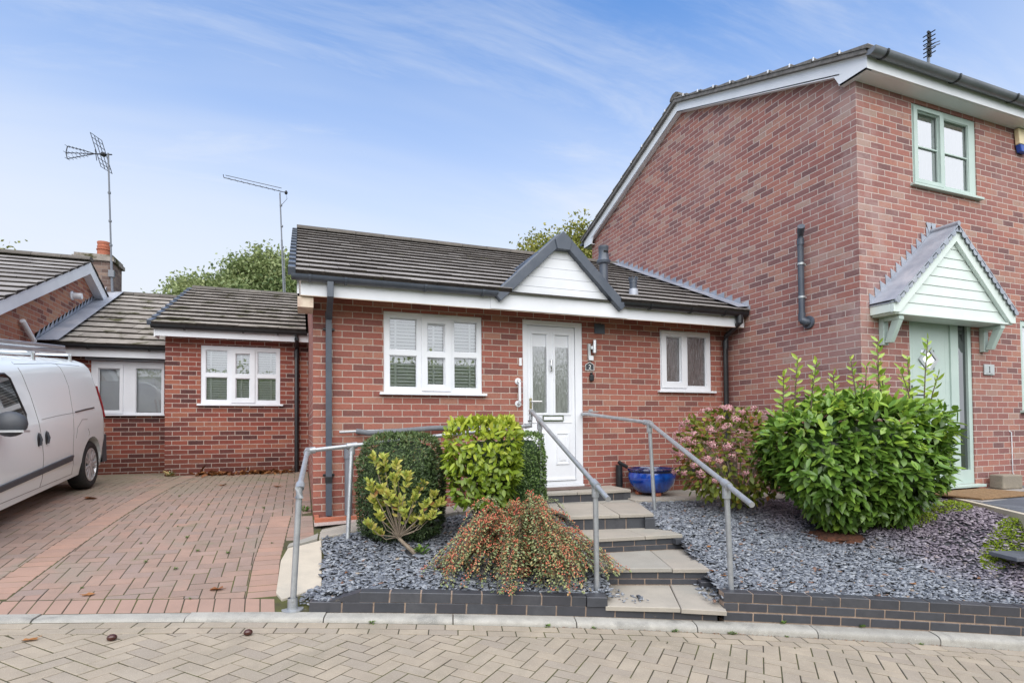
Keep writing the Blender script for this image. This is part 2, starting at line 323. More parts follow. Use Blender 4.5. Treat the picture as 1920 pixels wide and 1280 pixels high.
# ------------------------------------------------------------------ mesh building
class MB:
    def __init__(self): self.v = []; self.f = []; self.r = []; self.mi = []; self.tint = .5; self.slot = 0
    def add(self, verts, faces, tint=None, slot=None):
        b = len(self.v)
        self.v += [tuple(p) for p in verts]
        self.r += [self.tint if tint is None else tint] * len(verts)
        for f in faces:
            self.f.append(tuple(b + i for i in f)); self.mi.append(self.slot if slot is None else slot)
    def quad(self, a, b, c, d, **k): self.add([a, b, c, d], [(0, 1, 2, 3)], **k)
    def poly(self, pts, **k): self.add(pts, [tuple(range(len(pts)))], **k)
    def box(self, x0, x1, y0, y1, z0, z1, **k):
        self.add([(x0, y0, z0), (x1, y0, z0), (x1, y1, z0), (x0, y1, z0), (x0, y0, z1), (x1, y0, z1), (x1, y1, z1), (x0, y1, z1)],
                 [(0, 3, 2, 1), (4, 5, 6, 7), (0, 1, 5, 4), (1, 2, 6, 5), (2, 3, 7, 6), (3, 0, 4, 7)], **k)
    def obox(self, c, ax, ay, az, hx, hy, hz, cham=0, **k):
        """Box about c with unit axes ax, ay, az and half sizes; cham bevels the top rim."""
        c = Vector(c); ax = Vector(ax); ay = Vector(ay); az = Vector(az)
        P = lambda a, b, d: tuple(c + ax * a + ay * b + az * d)
        if not cham:
            self.add([P(-hx, -hy, -hz), P(hx, -hy, -hz), P(hx, hy, -hz), P(-hx, hy, -hz), P(-hx, -hy, hz), P(hx, -hy, hz), P(hx, hy, hz), P(-hx, hy, hz)],
                     [(0, 3, 2, 1), (4, 5, 6, 7), (0, 1, 5, 4), (1, 2, 6, 5), (2, 3, 7, 6), (3, 0, 4, 7)], **k)
        else:
            q = cham
            self.add([P(-hx, -hy, -hz), P(hx, -hy, -hz), P(hx, hy, -hz), P(-hx, hy, -hz),
                      P(-hx, -hy, hz - q), P(hx, -hy, hz - q), P(hx, hy, hz - q), P(-hx, hy, hz - q),
                      P(-hx + q, -hy + q, hz), P(hx - q, -hy + q, hz), P(hx - q, hy - q, hz), P(-hx + q, hy - q, hz)],
                     [(0, 3, 2, 1), (8, 9, 10, 11), (0, 1, 5, 4), (1, 2, 6, 5), (2, 3, 7, 6), (3, 0, 4, 7),
                      (4, 5, 9, 8), (5, 6, 10, 9), (6, 7, 11, 10), (7, 4, 8, 11)], **k)
    def prism(self, pts, d, **k):
        """Flat outline pts swept by the vector d."""
        n = len(pts); d = Vector(d)
        q = [tuple(Vector(p) + d) for p in pts]
        self.add(list(pts) + q, [tuple(range(n - 1, -1, -1)), tuple(range(n, 2 * n))] + [(i, (i + 1) % n, n + (i + 1) % n, n + i) for i in range(n)], **k)
    def tube(self, pts, r, n=10, caps=True, **k):
        pts = [Vector(p) for p in pts]
        rs = r if isinstance(r, (list, tuple)) else [r] * len(pts)
        vs = []
        for i, p in enumerate(pts):
            t = (pts[min(i + 1, len(pts) - 1)] - pts[max(i - 1, 0)]).normalized()
            ref = Vector((0, 0, 1)) if abs(t.z) < .95 else Vector((1, 0, 0))
            a = t.cross(ref).normalized(); b = t.cross(a)
            for j in range(n):
                w = 2 * PI * j / n
                vs.append(tuple(p + (a * math.cos(w) + b * math.sin(w)) * rs[i]))
        fs = [(i * n + j, i * n + (j + 1) % n, (i + 1) * n + (j + 1) % n, (i + 1) * n + j) for i in range(len(pts) - 1) for j in range(n)]
        if caps:
            fs.append(tuple(range(n - 1, -1, -1))); fs.append(tuple((len(pts) - 1) * n + j for j in range(n)))
        self.add(vs, fs, **k)
    def lathe(self, c, prof, n=32, axis='z', **k):
        c = Vector(c); vs = []
        for rr, h in prof:
            for j in range(n):
                w = 2 * PI * j / n
                o = {'z': (rr * math.cos(w), rr * math.sin(w), h), 'x': (h, rr * math.cos(w), rr * math.sin(w)), 'y': (rr * math.cos(w), h, rr * math.sin(w))}[axis]
                vs.append(tuple(c + Vector(o)))
        m = len(prof)
        fs = [(i * n + j, i * n + (j + 1) % n, (i + 1) * n + (j + 1) % n, (i + 1) * n + j) for i in range(m - 1) for j in range(n)]
        self.add(vs, fs, **k)
    def blob(self, c, rx, ry, rz, n=8, m=6, jit=.1, **k):
        vs = []
        for i in range(m + 1):
            a = PI * i / m
            for j in range(n):
                w = 2 * PI * j / n
                s = 1 + random.uniform(-jit, jit)
                vs.append((c[0] + rx * s * math.sin(a) * math.cos(w), c[1] + ry * s * math.sin(a) * math.sin(w), c[2] + rz * s * math.cos(a)))
        fs = [(i * n + j, (i + 1) * n + j, (i + 1) * n + (j + 1) % n, i * n + (j + 1) % n) for i in range(m) for j in range(n)]
        self.add(vs, fs, **k)
    def far(self, k):
        self.v = [(a * k, b * k, c * k) for a, b, c in self.v]; return self
    def build(self, name, mats, parent=None, smooth=False):
        me = bpy.data.meshes.new(name)
        me.from_pydata([(a, b, c + H) for a, b, c in self.v], [], self.f)
        for m in (mats if isinstance(mats, (list, tuple)) else [mats]): me.materials.append(m)
        me.polygons.foreach_set('material_index', self.mi)
        at = me.attributes.new('rnd', 'FLOAT', 'POINT'); at.data.foreach_set('value', self.r)
        if smooth:
            me.polygons.foreach_set('use_smooth', [True] * len(me.polygons))
            me.set_sharp_from_angle(angle=R(38))
        me.update()
        return link(name, me, parent)

def wloc(o):
    p = Vector(o.location)
    return p if o.parent is None else wloc(o.parent) + o.matrix_parent_inverse.to_translation() + p
def attach(o, parent):
    o.parent = parent; o.matrix_parent_inverse = Matrix.Translation(-wloc(parent))
    return o
def link(name, me, parent=None):
    o = bpy.data.objects.new(name, me); C.objects.link(o)
    return o if parent is None else attach(o, parent)

def tag(o, label=None, cat=None, group=None, kind=None):
    if label: o['label'] = label
    if cat: o['category'] = cat
    if group: o['group'] = group
    if kind: o['kind'] = kind
    return o

def thing(name, loc, label, cat, group=None):
    o = bpy.data.objects.new(name, None); C.objects.link(o)
    o.location = (loc[0], loc[1], loc[2] + H); o.empty_display_size = .2
    return tag(o, label, cat, group)

def bevel(o, w, seg=2):
    b = o.modifiers.new('bevel', 'BEVEL'); b.width = w; b.segments = seg; b.limit_method = 'ANGLE'; b.angle_limit = R(40)
    return o

def np_mesh(name, verts, faces_flat, sizes, rnd, m, parent=None):
    """Big meshes straight from arrays (faces of mixed size)."""
    me = bpy.data.meshes.new(name)
    me.vertices.add(len(verts)); v = verts.copy(); v[:, 2] += H
    me.vertices.foreach_set('co', v.ravel())
    me.loops.add(len(faces_flat)); me.loops.foreach_set('vertex_index', faces_flat)
    me.polygons.add(len(sizes))
    st = np.concatenate([[0], np.cumsum(sizes)[:-1]])
    me.polygons.foreach_set('loop_start', st)
    me.polygons.foreach_set('loop_total', sizes)
    me.update(calc_edges=True)
    at = me.attributes.new('rnd', 'FLOAT', 'POINT'); at.data.foreach_set('value', rnd.astype(np.float32))
    me.materials.append(m)
    return link(name, me, parent)

def norm(a): return a / np.maximum(np.linalg.norm(a, axis=-1, keepdims=True), 1e-9)

def leaves(name, pos, d, n, length, width, rnd, m, parent=None, oval=True, curl=.12):
    """One mesh of leaf blades: pos (base), d (along the blade), n (rough facing), length, width (arrays)."""
    N_ = len(pos)
    t = norm(d); s = norm(np.cross(n, t)); nn = np.cross(t, s)
    L = length[:, None]; W = width[:, None]
    if oval:
        tpl = [(0, 0, 0), (.28, .42, 0), (.66, .40, -.3), (1, 0, -1), (.66, -.40, -.3), (.28, -.42, 0), (.28, 0, -.55), (.66, 0, -.75)]
        fc = [(0, 6, 1), (6, 7, 2, 1), (7, 3, 2), (0, 5, 6), (6, 5, 4, 7), (7, 4, 3)]
    else:
        tpl = [(0, 0, 0), (.45, .5, 0), (1, 0, -.6), (.45, -.5, 0)]
        fc = [(0, 2, 1), (0, 3, 2)]
    k = len(tpl)
    V = np.zeros((N_, k, 3))
    for i, (a, b, c) in enumerate(tpl):
        V[:, i] = pos + t * (a * L) + s * (b * W) + nn * (c * curl * L)
    V = V.reshape(-1, 3)
    flat = np.concatenate([np.array(f) for f in fc]); sz = np.array([len(f) for f in fc])
    F = (np.arange(N_)[:, None] * k + flat[None, :]).ravel()
    return np_mesh(name, V, F, np.tile(sz, N_), np.repeat(rnd, k), m, parent)

def rvec(n): return norm(RNG.normal(size=(n, 3)))

# ------------------------------------------------------------------ camera, sky, sun
cd = bpy.data.cameras.new('camera'); cam = bpy.data.objects.new('camera', cd); C.objects.link(cam)
cd.sensor_width = 36; cd.lens = 1035.08 / 1920 * 36
cd.shift_y = (780.1 - 640) / 1920; cd.clip_start = .05; cd.clip_end = 2000
yaw, pitch, roll = R(20.974), R(1.276), R(.4475)
fw = Vector((math.sin(yaw), math.cos(yaw), 0)); rt = Vector((math.cos(yaw), -math.sin(yaw), 0)); dn = Vector((0, 0, -1))
fw2 = fw * math.cos(pitch) - dn * math.sin(pitch); dn2 = dn * math.cos(pitch) + fw * math.sin(pitch)
rt3 = rt * math.cos(roll) + dn2 * math.sin(roll); dn3 = dn2 * math.cos(roll) - rt * math.sin(roll)
mw = Matrix((( rt3.x, -dn3.x, -fw2.x, 0), (rt3.y, -dn3.y, -fw2.y, 0), (rt3.z, -dn3.z, -fw2.z, H), (0, 0, 0, 1)))
cam.matrix_world = mw
sc = bpy.context.scene
sc.camera = cam
sc.view_settings.view_transform = 'Standard'; sc.view_settings.look = 'None'; sc.view_settings.exposure = 0
sc.render.engine = 'CYCLES'
sc.cycles.max_bounces = 6; sc.cycles.diffuse_bounces = 3; sc.cycles.glossy_bounces = 3; sc.cycles.transmission_bounces = 4
sc.cycles.transparent_max_bounces = 6; sc.cycles.caustics_reflective = False; sc.cycles.caustics_refractive = False

SUN = Vector((-.22, -.60, .80)).normalized()          # towards the sun: high, left of the camera, thin cloud
w = bpy.data.worlds.new('World'); sc.world = w; w.use_nodes = True
nt = w.node_tree; nt.nodes.clear(); N = NT(nt)
wo = nt.nodes.new('ShaderNodeOutputWorld'); bg = nt.nodes.new('ShaderNodeBackground')
sky = nt.nodes.new('ShaderNodeTexSky'); sky.sky_type = 'NISHITA'; sky.sun_disc = False
sky.sun_elevation = math.asin(SUN.z); sky.sun_rotation = math.atan2(SUN.x, SUN.y)
sky.air_density = 1.0; sky.dust_density = .8; sky.ozone_density = 1.6; sky.altitude = 60
SKY_STRENGTH = .15
tc = nt.nodes.new('ShaderNodeTexCoord')
sp = nt.nodes.new('ShaderNodeSeparateXYZ'); N.link(tc.outputs['Generated'], sp.inputs[0])
z = N.math('MAXIMUM', sp.outputs[2], 0.0)
den = N.math('ADD', z, .22)
px = N.math('DIVIDE', sp.outputs[0], den); py = N.math('DIVIDE', sp.outputs[1], den)
cv = nt.nodes.new('ShaderNodeCombineXYZ'); N.link(px, cv.inputs[0]); N.link(py, cv.inputs[1])
mp = nt.nodes.new('ShaderNodeMapping'); mp.inputs['Rotation'].default_value = (0, 0, R(40)); mp.inputs['Scale'].default_value = (.55, 1.75, 1)
mp.inputs['Location'].default_value = (2.2, .55, 0)
N.link(cv.outputs[0], mp.inputs[0])
n1 = N.noise(mp.outputs[0], 1.15, 8, .62, .7)
mp2 = nt.nodes.new('ShaderNodeMapping'); mp2.inputs['Rotation'].default_value = (0, 0, R(52)); mp2.inputs['Scale'].default_value = (1.3, 4.2, 1)
N.link(cv.outputs[0], mp2.inputs[0])
n2 = N.noise(mp2.outputs[0], 1.6, 7, .65, 1.0)
cl = N.math('ADD', N.math('MULTIPLY', n1, .72), N.math('MULTIPLY', n2, .28))
soft = N.smooth(N.noise(mp.outputs[0], .55, 5, .55, .5), .42, .66)
wisp = N.math('MAXIMUM', N.smooth(cl, .44, .70), N.math('MULTIPLY', soft, .85))
haze = N.math('SUBTRACT', 1.0, N.smooth(z, .17, .67))
back = N.smooth(N.math('MULTIPLY', sp.outputs[1], -1.0), -.12, .40)          # brighter cloud added behind the camera, out of view, as soft fill
top_ = N.math('MULTIPLY', N.smooth(z, .70, .95), .55)  # bright cloud added overhead as well, above the view, for more fill
clear = N.math('ADD', N.math('MULTIPLY', wisp, .50), N.math('MULTIPLY', N.math('SUBTRACT', 1.0, N.math('MULTIPLY', wisp, .50)), N.math('MULTIPLY', haze, .95)))
cover = N.math('MAXIMUM', clear, N.math('MAXIMUM', back, top_), clamp=True)
S = SKY_STRENGTH
skyc = N.mix(1.0, sky.outputs[0], (.95, 1.47, 1.93), 'MULTIPLY')
lum = N.math('ADD', 1.0, N.math('MULTIPLY', N.math('MAXIMUM', back, top_), .52))
cc = nt.nodes.new('ShaderNodeCombineXYZ')
for i, k in enumerate((.865, .905, .965)): N.link(N.math('MULTIPLY', lum, k / S), cc.inputs[i])
tot = N.mix(cover, skyc, cc.outputs[0])
N.link(tot, bg.inputs[0]); bg.inputs[1].default_value = S
N.link(bg.outputs[0], wo.inputs[0])
sd = bpy.data.lights.new('sun', 'SUN'); so = bpy.data.objects.new('sun', sd); C.objects.link(so)
sd.energy = 3.9; sd.angle = R(80); sd.color = (1.0, .965, .93)
so.rotation_euler = (-SUN).to_track_quat('-Z', 'Y').to_euler()
so.location = (-6, -4, 12)

# ------------------------------------------------------------------ ground levels
def Yk(x): return 4.2655 - .2209 * x - .02140 * x * x           # line of the kerb / low walls
def dYk(x): return -.2209 - .0428 * x
def zk(x): return -1.301 - .060 * x                             # top of the kerb
def zr(x): return -1.331 - .068 * x                             # road
def zd(x, y):                                                   # driveway
    u = min(1, max(0, (y - Yk(x)) / (10.2 - Yk(x))))
    g = 1 - (1 - u) ** 1.84
    return zk(x) * (1 - g) - .712 * g

def rbf(pts):
    P = np.array(pts); A = P[:, :2]
    D = np.linalg.norm(A[:, None] - A[None], axis=2) + 1e-9
    K = np.hstack([D, np.ones((len(P), 1)), A])
    B = np.vstack([K, np.hstack([np.ones((len(P), 1)), A]).T @ np.eye(len(P)) @ np.zeros((len(P), K.shape[1]))])
    n = len(P); S_ = np.zeros((n + 3, n + 3)); S_[:n, :n] = D; S_[:n, n] = 1; S_[:n, n + 1:] = A; S_[n, :n] = 1; S_[n + 1:, :n] = A.T
    c = np.linalg.solve(S_, np.concatenate([P[:, 2], [0, 0, 0]]))
    def f(x, y):
        x = np.asarray(x, float); y = np.asarray(y, float)
        d = np.sqrt((x[..., None] - A[:, 0]) ** 2 + (y[..., None] - A[:, 1]) ** 2)
        return d @ c[:n] + c[n] + c[n + 1] * x + c[n + 2] * y
    return f
bed_left = rbf([(.2, 4.40, -1.19), (.43, 4.32, -1.20), (.88, 4.22, -1.225), (1.45, 4.04, -1.255), (2.0, 3.84, -1.285), (2.3, 4.0, -1.27), (2.45, 4.5, -1.17),
                (2.55, 5.0, -1.03), (.17, 4.7, -1.20), (.19, 5.5, -1.075), (.45, 5.45, -1.035), (.75, 5.55, -1.0), (1.5, 5.85, -.955), (2.1, 5.95, -.94), (2.6, 5.9, -.94), (.95, 4.95, -1.11)])
bed_right = rbf([(3.05, 3.50, -1.285), (3.57, 3.30, -1.315), (4.09, 3.10, -1.345), (4.64, 2.88, -1.38), (5.14, 2.68, -1.41), (5.7, 2.4, -1.44), (6.4, 2.1, -1.48), (7.4, 1.6, -1.54), (3.3, 3.85, -1.24),
                 (3.53, 4.54, -1.10), (3.50, 4.95, -1.0), (3.84, 5.42, -.965), (3.8, 5.72, -.925), (4.8, 5.42, -.925), (5.3, 5.3, -.92), (5.9, 5.05, -.91), (5.2, 4.2, -1.12),
                 (5.96, 4.4, -.95), (6.4, 4.2, -.87), (6.75, 4.0, -.845), (6.35, 3.5, -.85), (6.1, 3.05, -.88), (6.6, 2.9, -.95), (5.5, 3.2, -1.27), (5.9, 2.75, -1.30)])

# ------------------------------------------------------------------ paving helpers
def clip(poly, sd):
    out = []
    for i in range(len(poly)):
        a, b = poly[i], poly[(i + 1) % len(poly)]
        da, db = sd(*a), sd(*b)
        if da >= 0: out.append(a)
        if (da >= 0) != (db >= 0):
            t = da / (da - db); out.append((a[0] + (b[0] - a[0]) * t, a[1] + (b[1] - a[1]) * t))
    return out
def area(p): return .5 * sum(p[i][0] * p[(i + 1) % len(p)][1] - p[(i + 1) % len(p)][0] * p[i][1] for i in range(len(p)))
def inset(p, g):
    q = []
    for a in p:
        if not q or math.hypot(a[0] - q[-1][0], a[1] - q[-1][1]) > .009: q.append(a)
    if len(q) > 2 and math.hypot(q[0][0] - q[-1][0], q[0][1] - q[-1][1]) < .009: q.pop()
    p = q
    n = len(p)
    if n < 3: return None
    out = []
    for i in range(n):
        a, b, c = p[i - 1], p[i], p[(i + 1) % n]
        u = Vector((b[0] - a[0], b[1] - a[1])).normalized(); v = Vector((c[0] - b[0], c[1] - b[1])).normalized()
        nu = Vector((-u.y, u.x)); nv = Vector((-v.y, v.x))
        m = nu + nv
        if m.length < 1e-6: return None
        m = m / m.length; k = g / max(.35, m.dot(nu))
        out.append((b[0] + m.x * k, b[1] + m.y * k))
    return out if area(out) > 1e-5 else None
def paver(mb, poly, zf, gap=.0038, ch=.0022, jz=.0012, thick=.035, tint=None):
    if len(poly) < 3: return
    if area(poly) < 0: poly = poly[::-1]
    if area(poly) < .00025: return
    lo = inset(poly, gap)
    if not lo: return
    hi = inset(lo, ch)
    if not hi or len(hi) != len(lo): hi = [(p[0], p[1]) for p in lo]
    n = len(lo); j = random.uniform(-jz, jz); tx, ty = random.uniform(-.010, .010), random.uniform(-.010, .010)
    cx = sum(p[0] for p in lo) / n; cy = sum(p[1] for p in lo) / n
    z = lambda p: zf(*p) + j + tx * (p[0] - cx) + ty * (p[1] - cy)
    vs = [(p[0], p[1], z(p) - thick) for p in lo] + [(p[0], p[1], z(p) - ch * .8) for p in lo] + [(p[0], p[1], z(p)) for p in hi]
    fs = [tuple(range(2 * n, 3 * n))]
    for i in range(n):
        k = (i + 1) % n
        fs += [(i, k, n + k, n + i), (n + i, n + k, 2 * n + k, 2 * n + i)]
    mb.add(vs, fs, tint=random.random() if tint is None else tint)
def herring(mb, org, ang, x0, x1, y0, y1, zf, sds, unit=.1015):
    ca, sa = math.cos(ang), math.sin(ang)
    W = lambda a, b: (org[0] + (a * ca - b * sa) * unit, org[1] + (a * sa + b * ca) * unit)
    rng = int(max(abs(x1 - x0), abs(y1 - y0)) * 1.6 / unit)
    for i in range(-rng, rng):
        for j in range(-rng, rng):
            r = (i - j) % 4
            if r == 0: q = [(i, j), (i + 2, j), (i + 2, j + 1), (i, j + 1)]
            elif r == 3: q = [(i, j), (i + 1, j), (i + 1, j + 2), (i, j + 2)]
            else: continue
            P = [W(*c) for c in q]
            mx = sum(p[0] for p in P) / 4; my = sum(p[1] for p in P) / 4
            if not (x0 - .2 < mx < x1 + .2 and y0 - .2 < my < y1 + .2): continue
            for sd in sds:
                P = clip(P, sd)
                if len(P) < 3: break
            if len(P) >= 3: paver(mb, P, zf)

# ------------------------------------------------------------------ road
def kn(x):                                   # unit normal of the kerb line towards the road
    l = math.hypot(1, dYk(x)); return (dYk(x) / l, -1 / l)
def offk(x, d): n_ = kn(x); return (x + n_[0] * d, Yk(x) + n_[1] * d)
def sdk(x, y): return (Yk(x) - y) / math.hypot(1, dYk(x))        # distance in front of the wall line
mb = MB(); n = 60
for sx, sy in ((0, 0),):
    xs = np.linspace(-40, 40, 41); ys = np.linspace(-40, 9, 26)
    for i in range(40):
        for j in range(25):
            q = [(xs[i], ys[j]), (xs[i + 1], ys[j]), (xs[i + 1], ys[j + 1]), (xs[i], ys[j + 1])]
            q = clip(q, lambda x, y: sdk(max(-7, min(9, x)), y) - .05)
            if len(q) > 2: mb.poly([(a, b, zr(max(-14, min(14, a))) - .0028) for a, b in q])
tag(mb.build('road', M['joint']), kind='structure')
mb = MB()
def row_along(mb, d0, d1, L, x0, x1, zf, phase=0):
    x = x0 + phase
    while x < x1:
        x2 = x + L / math.hypot(1, dYk(x))
        paver(mb, [offk(x, d0), offk(x, d1), offk(x2, d1), offk(x2, d0)], zf)
        x = x2
zroad = lambda x, y: zr(x)
row_along(mb, .130, .236, .203, -3.6, 7.6, zroad)
row_along(mb, .238, .340, .203, -3.6, 7.6, zroad, .09)
herring(mb, (1.0, 3.0), R(45), -3.6, 7.4, -.6, 4.8, zroad, [lambda x, y: sdk(x, y) - .342])
tag(mb.build('road_paving', M['paver_buff']), kind='structure')
# kerb stones
mb = MB(); x = -5.2
while x < 7.8:
    Ls = .902 / math.hypot(1, dYk(x)); x2 = x + Ls
    t = random.random(); jz_ = random.uniform(-.004, .004)
    rows = []
    for k in range(4):
        xx = x + .004 + (Ls - .008) * k / 3
        zt, zb = zk(xx) + jz_, zr(xx)
        prof = [(.0, zb - .12), (.0, zt), (.085, zt - .002), (.106, zt - .007), (.119, zt - .017), (.125, zt - .032), (.127, zb - .12)]
        rows.append([(*offk(xx, d), h) for d, h in prof])
    m_ = len(rows[0]); vs = [p for r_ in rows for p in r_]
    fs = [(a * m_ + b, a * m_ + b + 1, (a + 1) * m_ + b + 1, (a + 1) * m_ + b) for a in range(3) for b in range(m_ - 1)]
    fs += [tuple(range(m_)), tuple(3 * m_ + b for b in range(m_ - 1, -1, -1))]
    mb.add(vs, fs, tint=t); x = x2
tag(mb.build('kerb', M['kerb'], smooth=True), kind='structure')

# ------------------------------------------------------------------ driveway
def bandL(y): return -1.99 + .072 * (y - 5.0)        # centre of the pale strip between the two drives
def bandR(y): return -.27 + .05 * max(0, y - 5.2)     # centre of the strip beside the slab
mb = MB(); xs = np.linspace(-9, .2, 24); ys = np.linspace(3.4, 13, 40)
for i in range(23):
    for j in range(39):
        q = clip([(xs[i], ys[j]), (xs[i + 1], ys[j]), (xs[i + 1], ys[j + 1]), (xs[i], ys[j + 1])], lambda x, y: -sdk(x, y) - .001)
        if len(q) > 2: mb.poly([(a, b, zd(a, b) - .0026) for a, b in q])
tag(mb.build('driveway', M['joint']), kind='structure')
mb = MB(); x = -5.2
while x < -.19:
    L_ = .1035 / math.hypot(1, dYk(x)); sh = -.012
    a, b = (x, Yk(x)), (x + L_, Yk(x + L_))
    paver(mb, [a, b, (b[0] + sh, b[1] + .212), (a[0] + sh, a[1] + .212)], zd, tint=.5 + random.random() * .5)
    x += L_
soldier = mb.build('driveway_edging', M['paver_pale']); tag(soldier, kind='structure')
mb = MB()
y = Yk(-2) + .225
while y < 11: paver(mb, [(bandL(y) - .107, y), (bandL(y) + .107, y), (bandL(y) + .107, y + .103), (bandL(y) - .107, y + .103)], zd); y += .1035
y = Yk(-.3) + .225
while y < 6.6: paver(mb, [(bandR(y) - .107, y), (bandR(y) + .107, y), (bandR(y) + .107, y + .103), (bandR(y) - .107, y + .103)], zd); y += .1035
tag(mb.build('driveway_strip', M['paver_pale']), kind='structure')
mb = MB()
edge = lambda x, y: y - Yk(x) - .214
herring(mb, (-1.2, 6.0), 0, -1.9, .13, 4.2, 11.0, zd, [edge, lambda x, y: x - bandL(y) - .108, lambda x, y: bandR(y) - .108 - x if y < 6.6 else .12 - x])
herring(mb, (-3.2, 6.0), 0, -5.2, -1.7, 4.2, 11.6, zd, [edge, lambda x, y: bandL(y) - .108 - x])
for yy in np.arange(5.75, 6.5, .1035):
    paver(mb, [(bandR(yy) + .108, yy), (.13, yy), (.13, yy + .103), (bandR(yy) + .108, yy + .103)], zd)
tag(mb.build('driveway_paving', M['paver_red']), kind='structure')

# big ground sheet to the horizon
mb = MB(); mb.quad((-400, -400, -1.9), (400, -400, -1.9), (400, 400, -1.9), (-400, 400, -1.9))
tag(mb.build('ground', M['grass']), kind='structure')

# ------------------------------------------------------------------ slab, path, steps
mb = MB()
mb.prism([(x, y, zd(x, y) + .016) for x, y in [(-.172, 4.58), (-.128, 4.46), (.158, 4.61), (.192, 5.66), (.004, 5.55), (-.108, 5.50), (-.158, 5.21)]], (0, 0, -.08))
o = mb.build('path_slab', M['concrete']); bevel(o, .006); tag(o, kind='structure')
mb = MB()
mb.prism([(-.135, 4.455, zk(-.1) + .012), (-.12, 4.32, zk(-.1) + .004), (.045, 4.30, zk(0) + .004), (.06, 4.50, zk(0) + .012)], (0, 0, -.06))
tag(bevel(mb.build('footing_slab', M['dark_slab']), .005), kind='structure')
def pz(x): return float(np.interp(x, [-.12, .19, .47, .76, 1.5, 2.0, 2.75], [-1.075, -1.035, -.985, -.955, -.912, -.893, -.885]))
def pf(x): return float(np.interp(x, [-.12, .0, .19, .47, .76, 1.5, 2.0, 2.75], [5.52, 5.57, 5.67, 5.62, 5.60, 5.86, 5.95, 5.95]))
def pb(x): return float(np.interp(x, [-.12, .19, .47, 1.0, 2.0, 2.75], [6.05, 6.25, 6.28, 6.30, 6.42, 6.5]))
mb = MB()
cuts = [-.12, .16, .60, 1.08, 1.62, 2.16, 2.74]
for a, b in zip(cuts[:-1], cuts[1:]):
    for f0, f1 in ((0, .46), (.46, 1)):
        P = lambda x, f: (x, pf(x) * (1 - f) + pb(x) * f)
        sk = .04
        paver(mb, [P(a + .004 + sk * f0, f0 + .008), P(b - .004 + sk * f0, f0 + .008), P(b - .004 + sk * f1, f1), P(a + .004 + sk * f1, f1)], lambda x, y: pz(x), .003, .005, .004, .09)
for P in ([(3.80, 5.76), (4.40, 5.60), (4.40, 6.515), (3.92, 6.515)], [(4.41, 5.597), (5.0, 5.43), (5.0, 6.515), (4.41, 6.515)], [(5.01, 5.427), (5.5, 5.28), (5.5, 6.515), (5.01, 6.515)], [(5.51, 5.277), (5.945, 5.13), (5.945, 6.515), (5.51, 6.515)]):
    paver(mb, P, lambda x, y: -.885, .003, .006, .003, .10)
tag(mb.build('path', M['slab']), kind='structure')
mb = MB(); mb.poly([(.135, 6.06, -.99), (2.7, 6.1, -.93), (2.7, 6.53, -.92), (.135, 6.53, -.97)])
tag(mb.build('gravel_strip', M['pale_gravel']), kind='structure')

def brick_run(mb, core, path, z0, z1, n, depth, phase=0, L=.225, joint=.011, cap=True, zoff=None):
    """Courses of separate bricks along path (list of xy); mb bricks, core mortar. Outside is on the right of the direction of travel."""
    P = [Vector(p) for p in path]
    seg = [(P[i + 1] - P[i]).length for i in range(len(P) - 1)]
    tot = sum(seg); hc = (z1 - z0) / n
    def at(s):
        s = max(0, min(tot, s)); k = 0
        while k < len(seg) - 1 and s > seg[k]: s -= seg[k]; k += 1
        t = (P[k + 1] - P[k]).normalized()
        return P[k] + t * s, t
    zo = zoff or (lambda s: 0)
    for r_ in range(n):
        s = -((phase + r_ * .5) % 1) * L
        while s < tot:
            a, b = max(0, s + joint / 2 if s > 0 else s), min(tot, s + L - joint / 2)
            if b - a > .02:
                pa, t = at((a + b) / 2)
                nrm = Vector((t.y, -t.x))
                c = pa - nrm * (depth / 2 + random.uniform(-.0015, .0015))
                top = z1 - (n - 1 - r_) * hc
                zc = top - hc / 2 + zo((a + b) / 2)
                sl = (zo(b) - zo(a)) / max(.01, b - a)
                ax = Vector((t.x, t.y, sl)).normalized()
                az = Vector((-t.x * sl, -t.y * sl, 1)).normalized()
                hz = hc / 2 - (joint / 2 if r_ < n - 1 else 0)
                mb.obox((c.x, c.y, zc + (0 if r_ < n - 1 else 0)), ax, (-nrm.x, -nrm.y, 0), az, (b - a) / 2, depth / 2, hz - .001, cham=.004, tint=random.random())
            s += L
    K = 12
    for i in range(K):
        a, ta = at(tot * i / K); b, tb = at(tot * (i + 1) / K)
        na = Vector((ta.y, -ta.x)); nb = Vector((tb.y, -tb.x)); e = .005
        za, zb = zo(tot * i / K), zo(tot * (i + 1) / K)
        q = [(*(a - na * e), 0), (*(b - nb * e), 0), (*(b - nb * (depth - e)), 0), (*(a - na * (depth - e)), 0)]
        lo = [(p[0], p[1], z0 - .06 + (za if k in (0, 3) else zb)) for k, p in enumerate(q)]
        hi = [(p[0], p[1], z1 - .006 + (za if k in (0, 3) else zb)) for k, p in enumerate(q)]
        core.add(lo + hi, [(4, 5, 6, 7), (0, 1, 5, 4), (1, 2, 6, 5), (2, 3, 7, 6), (3, 0, 4, 7)])

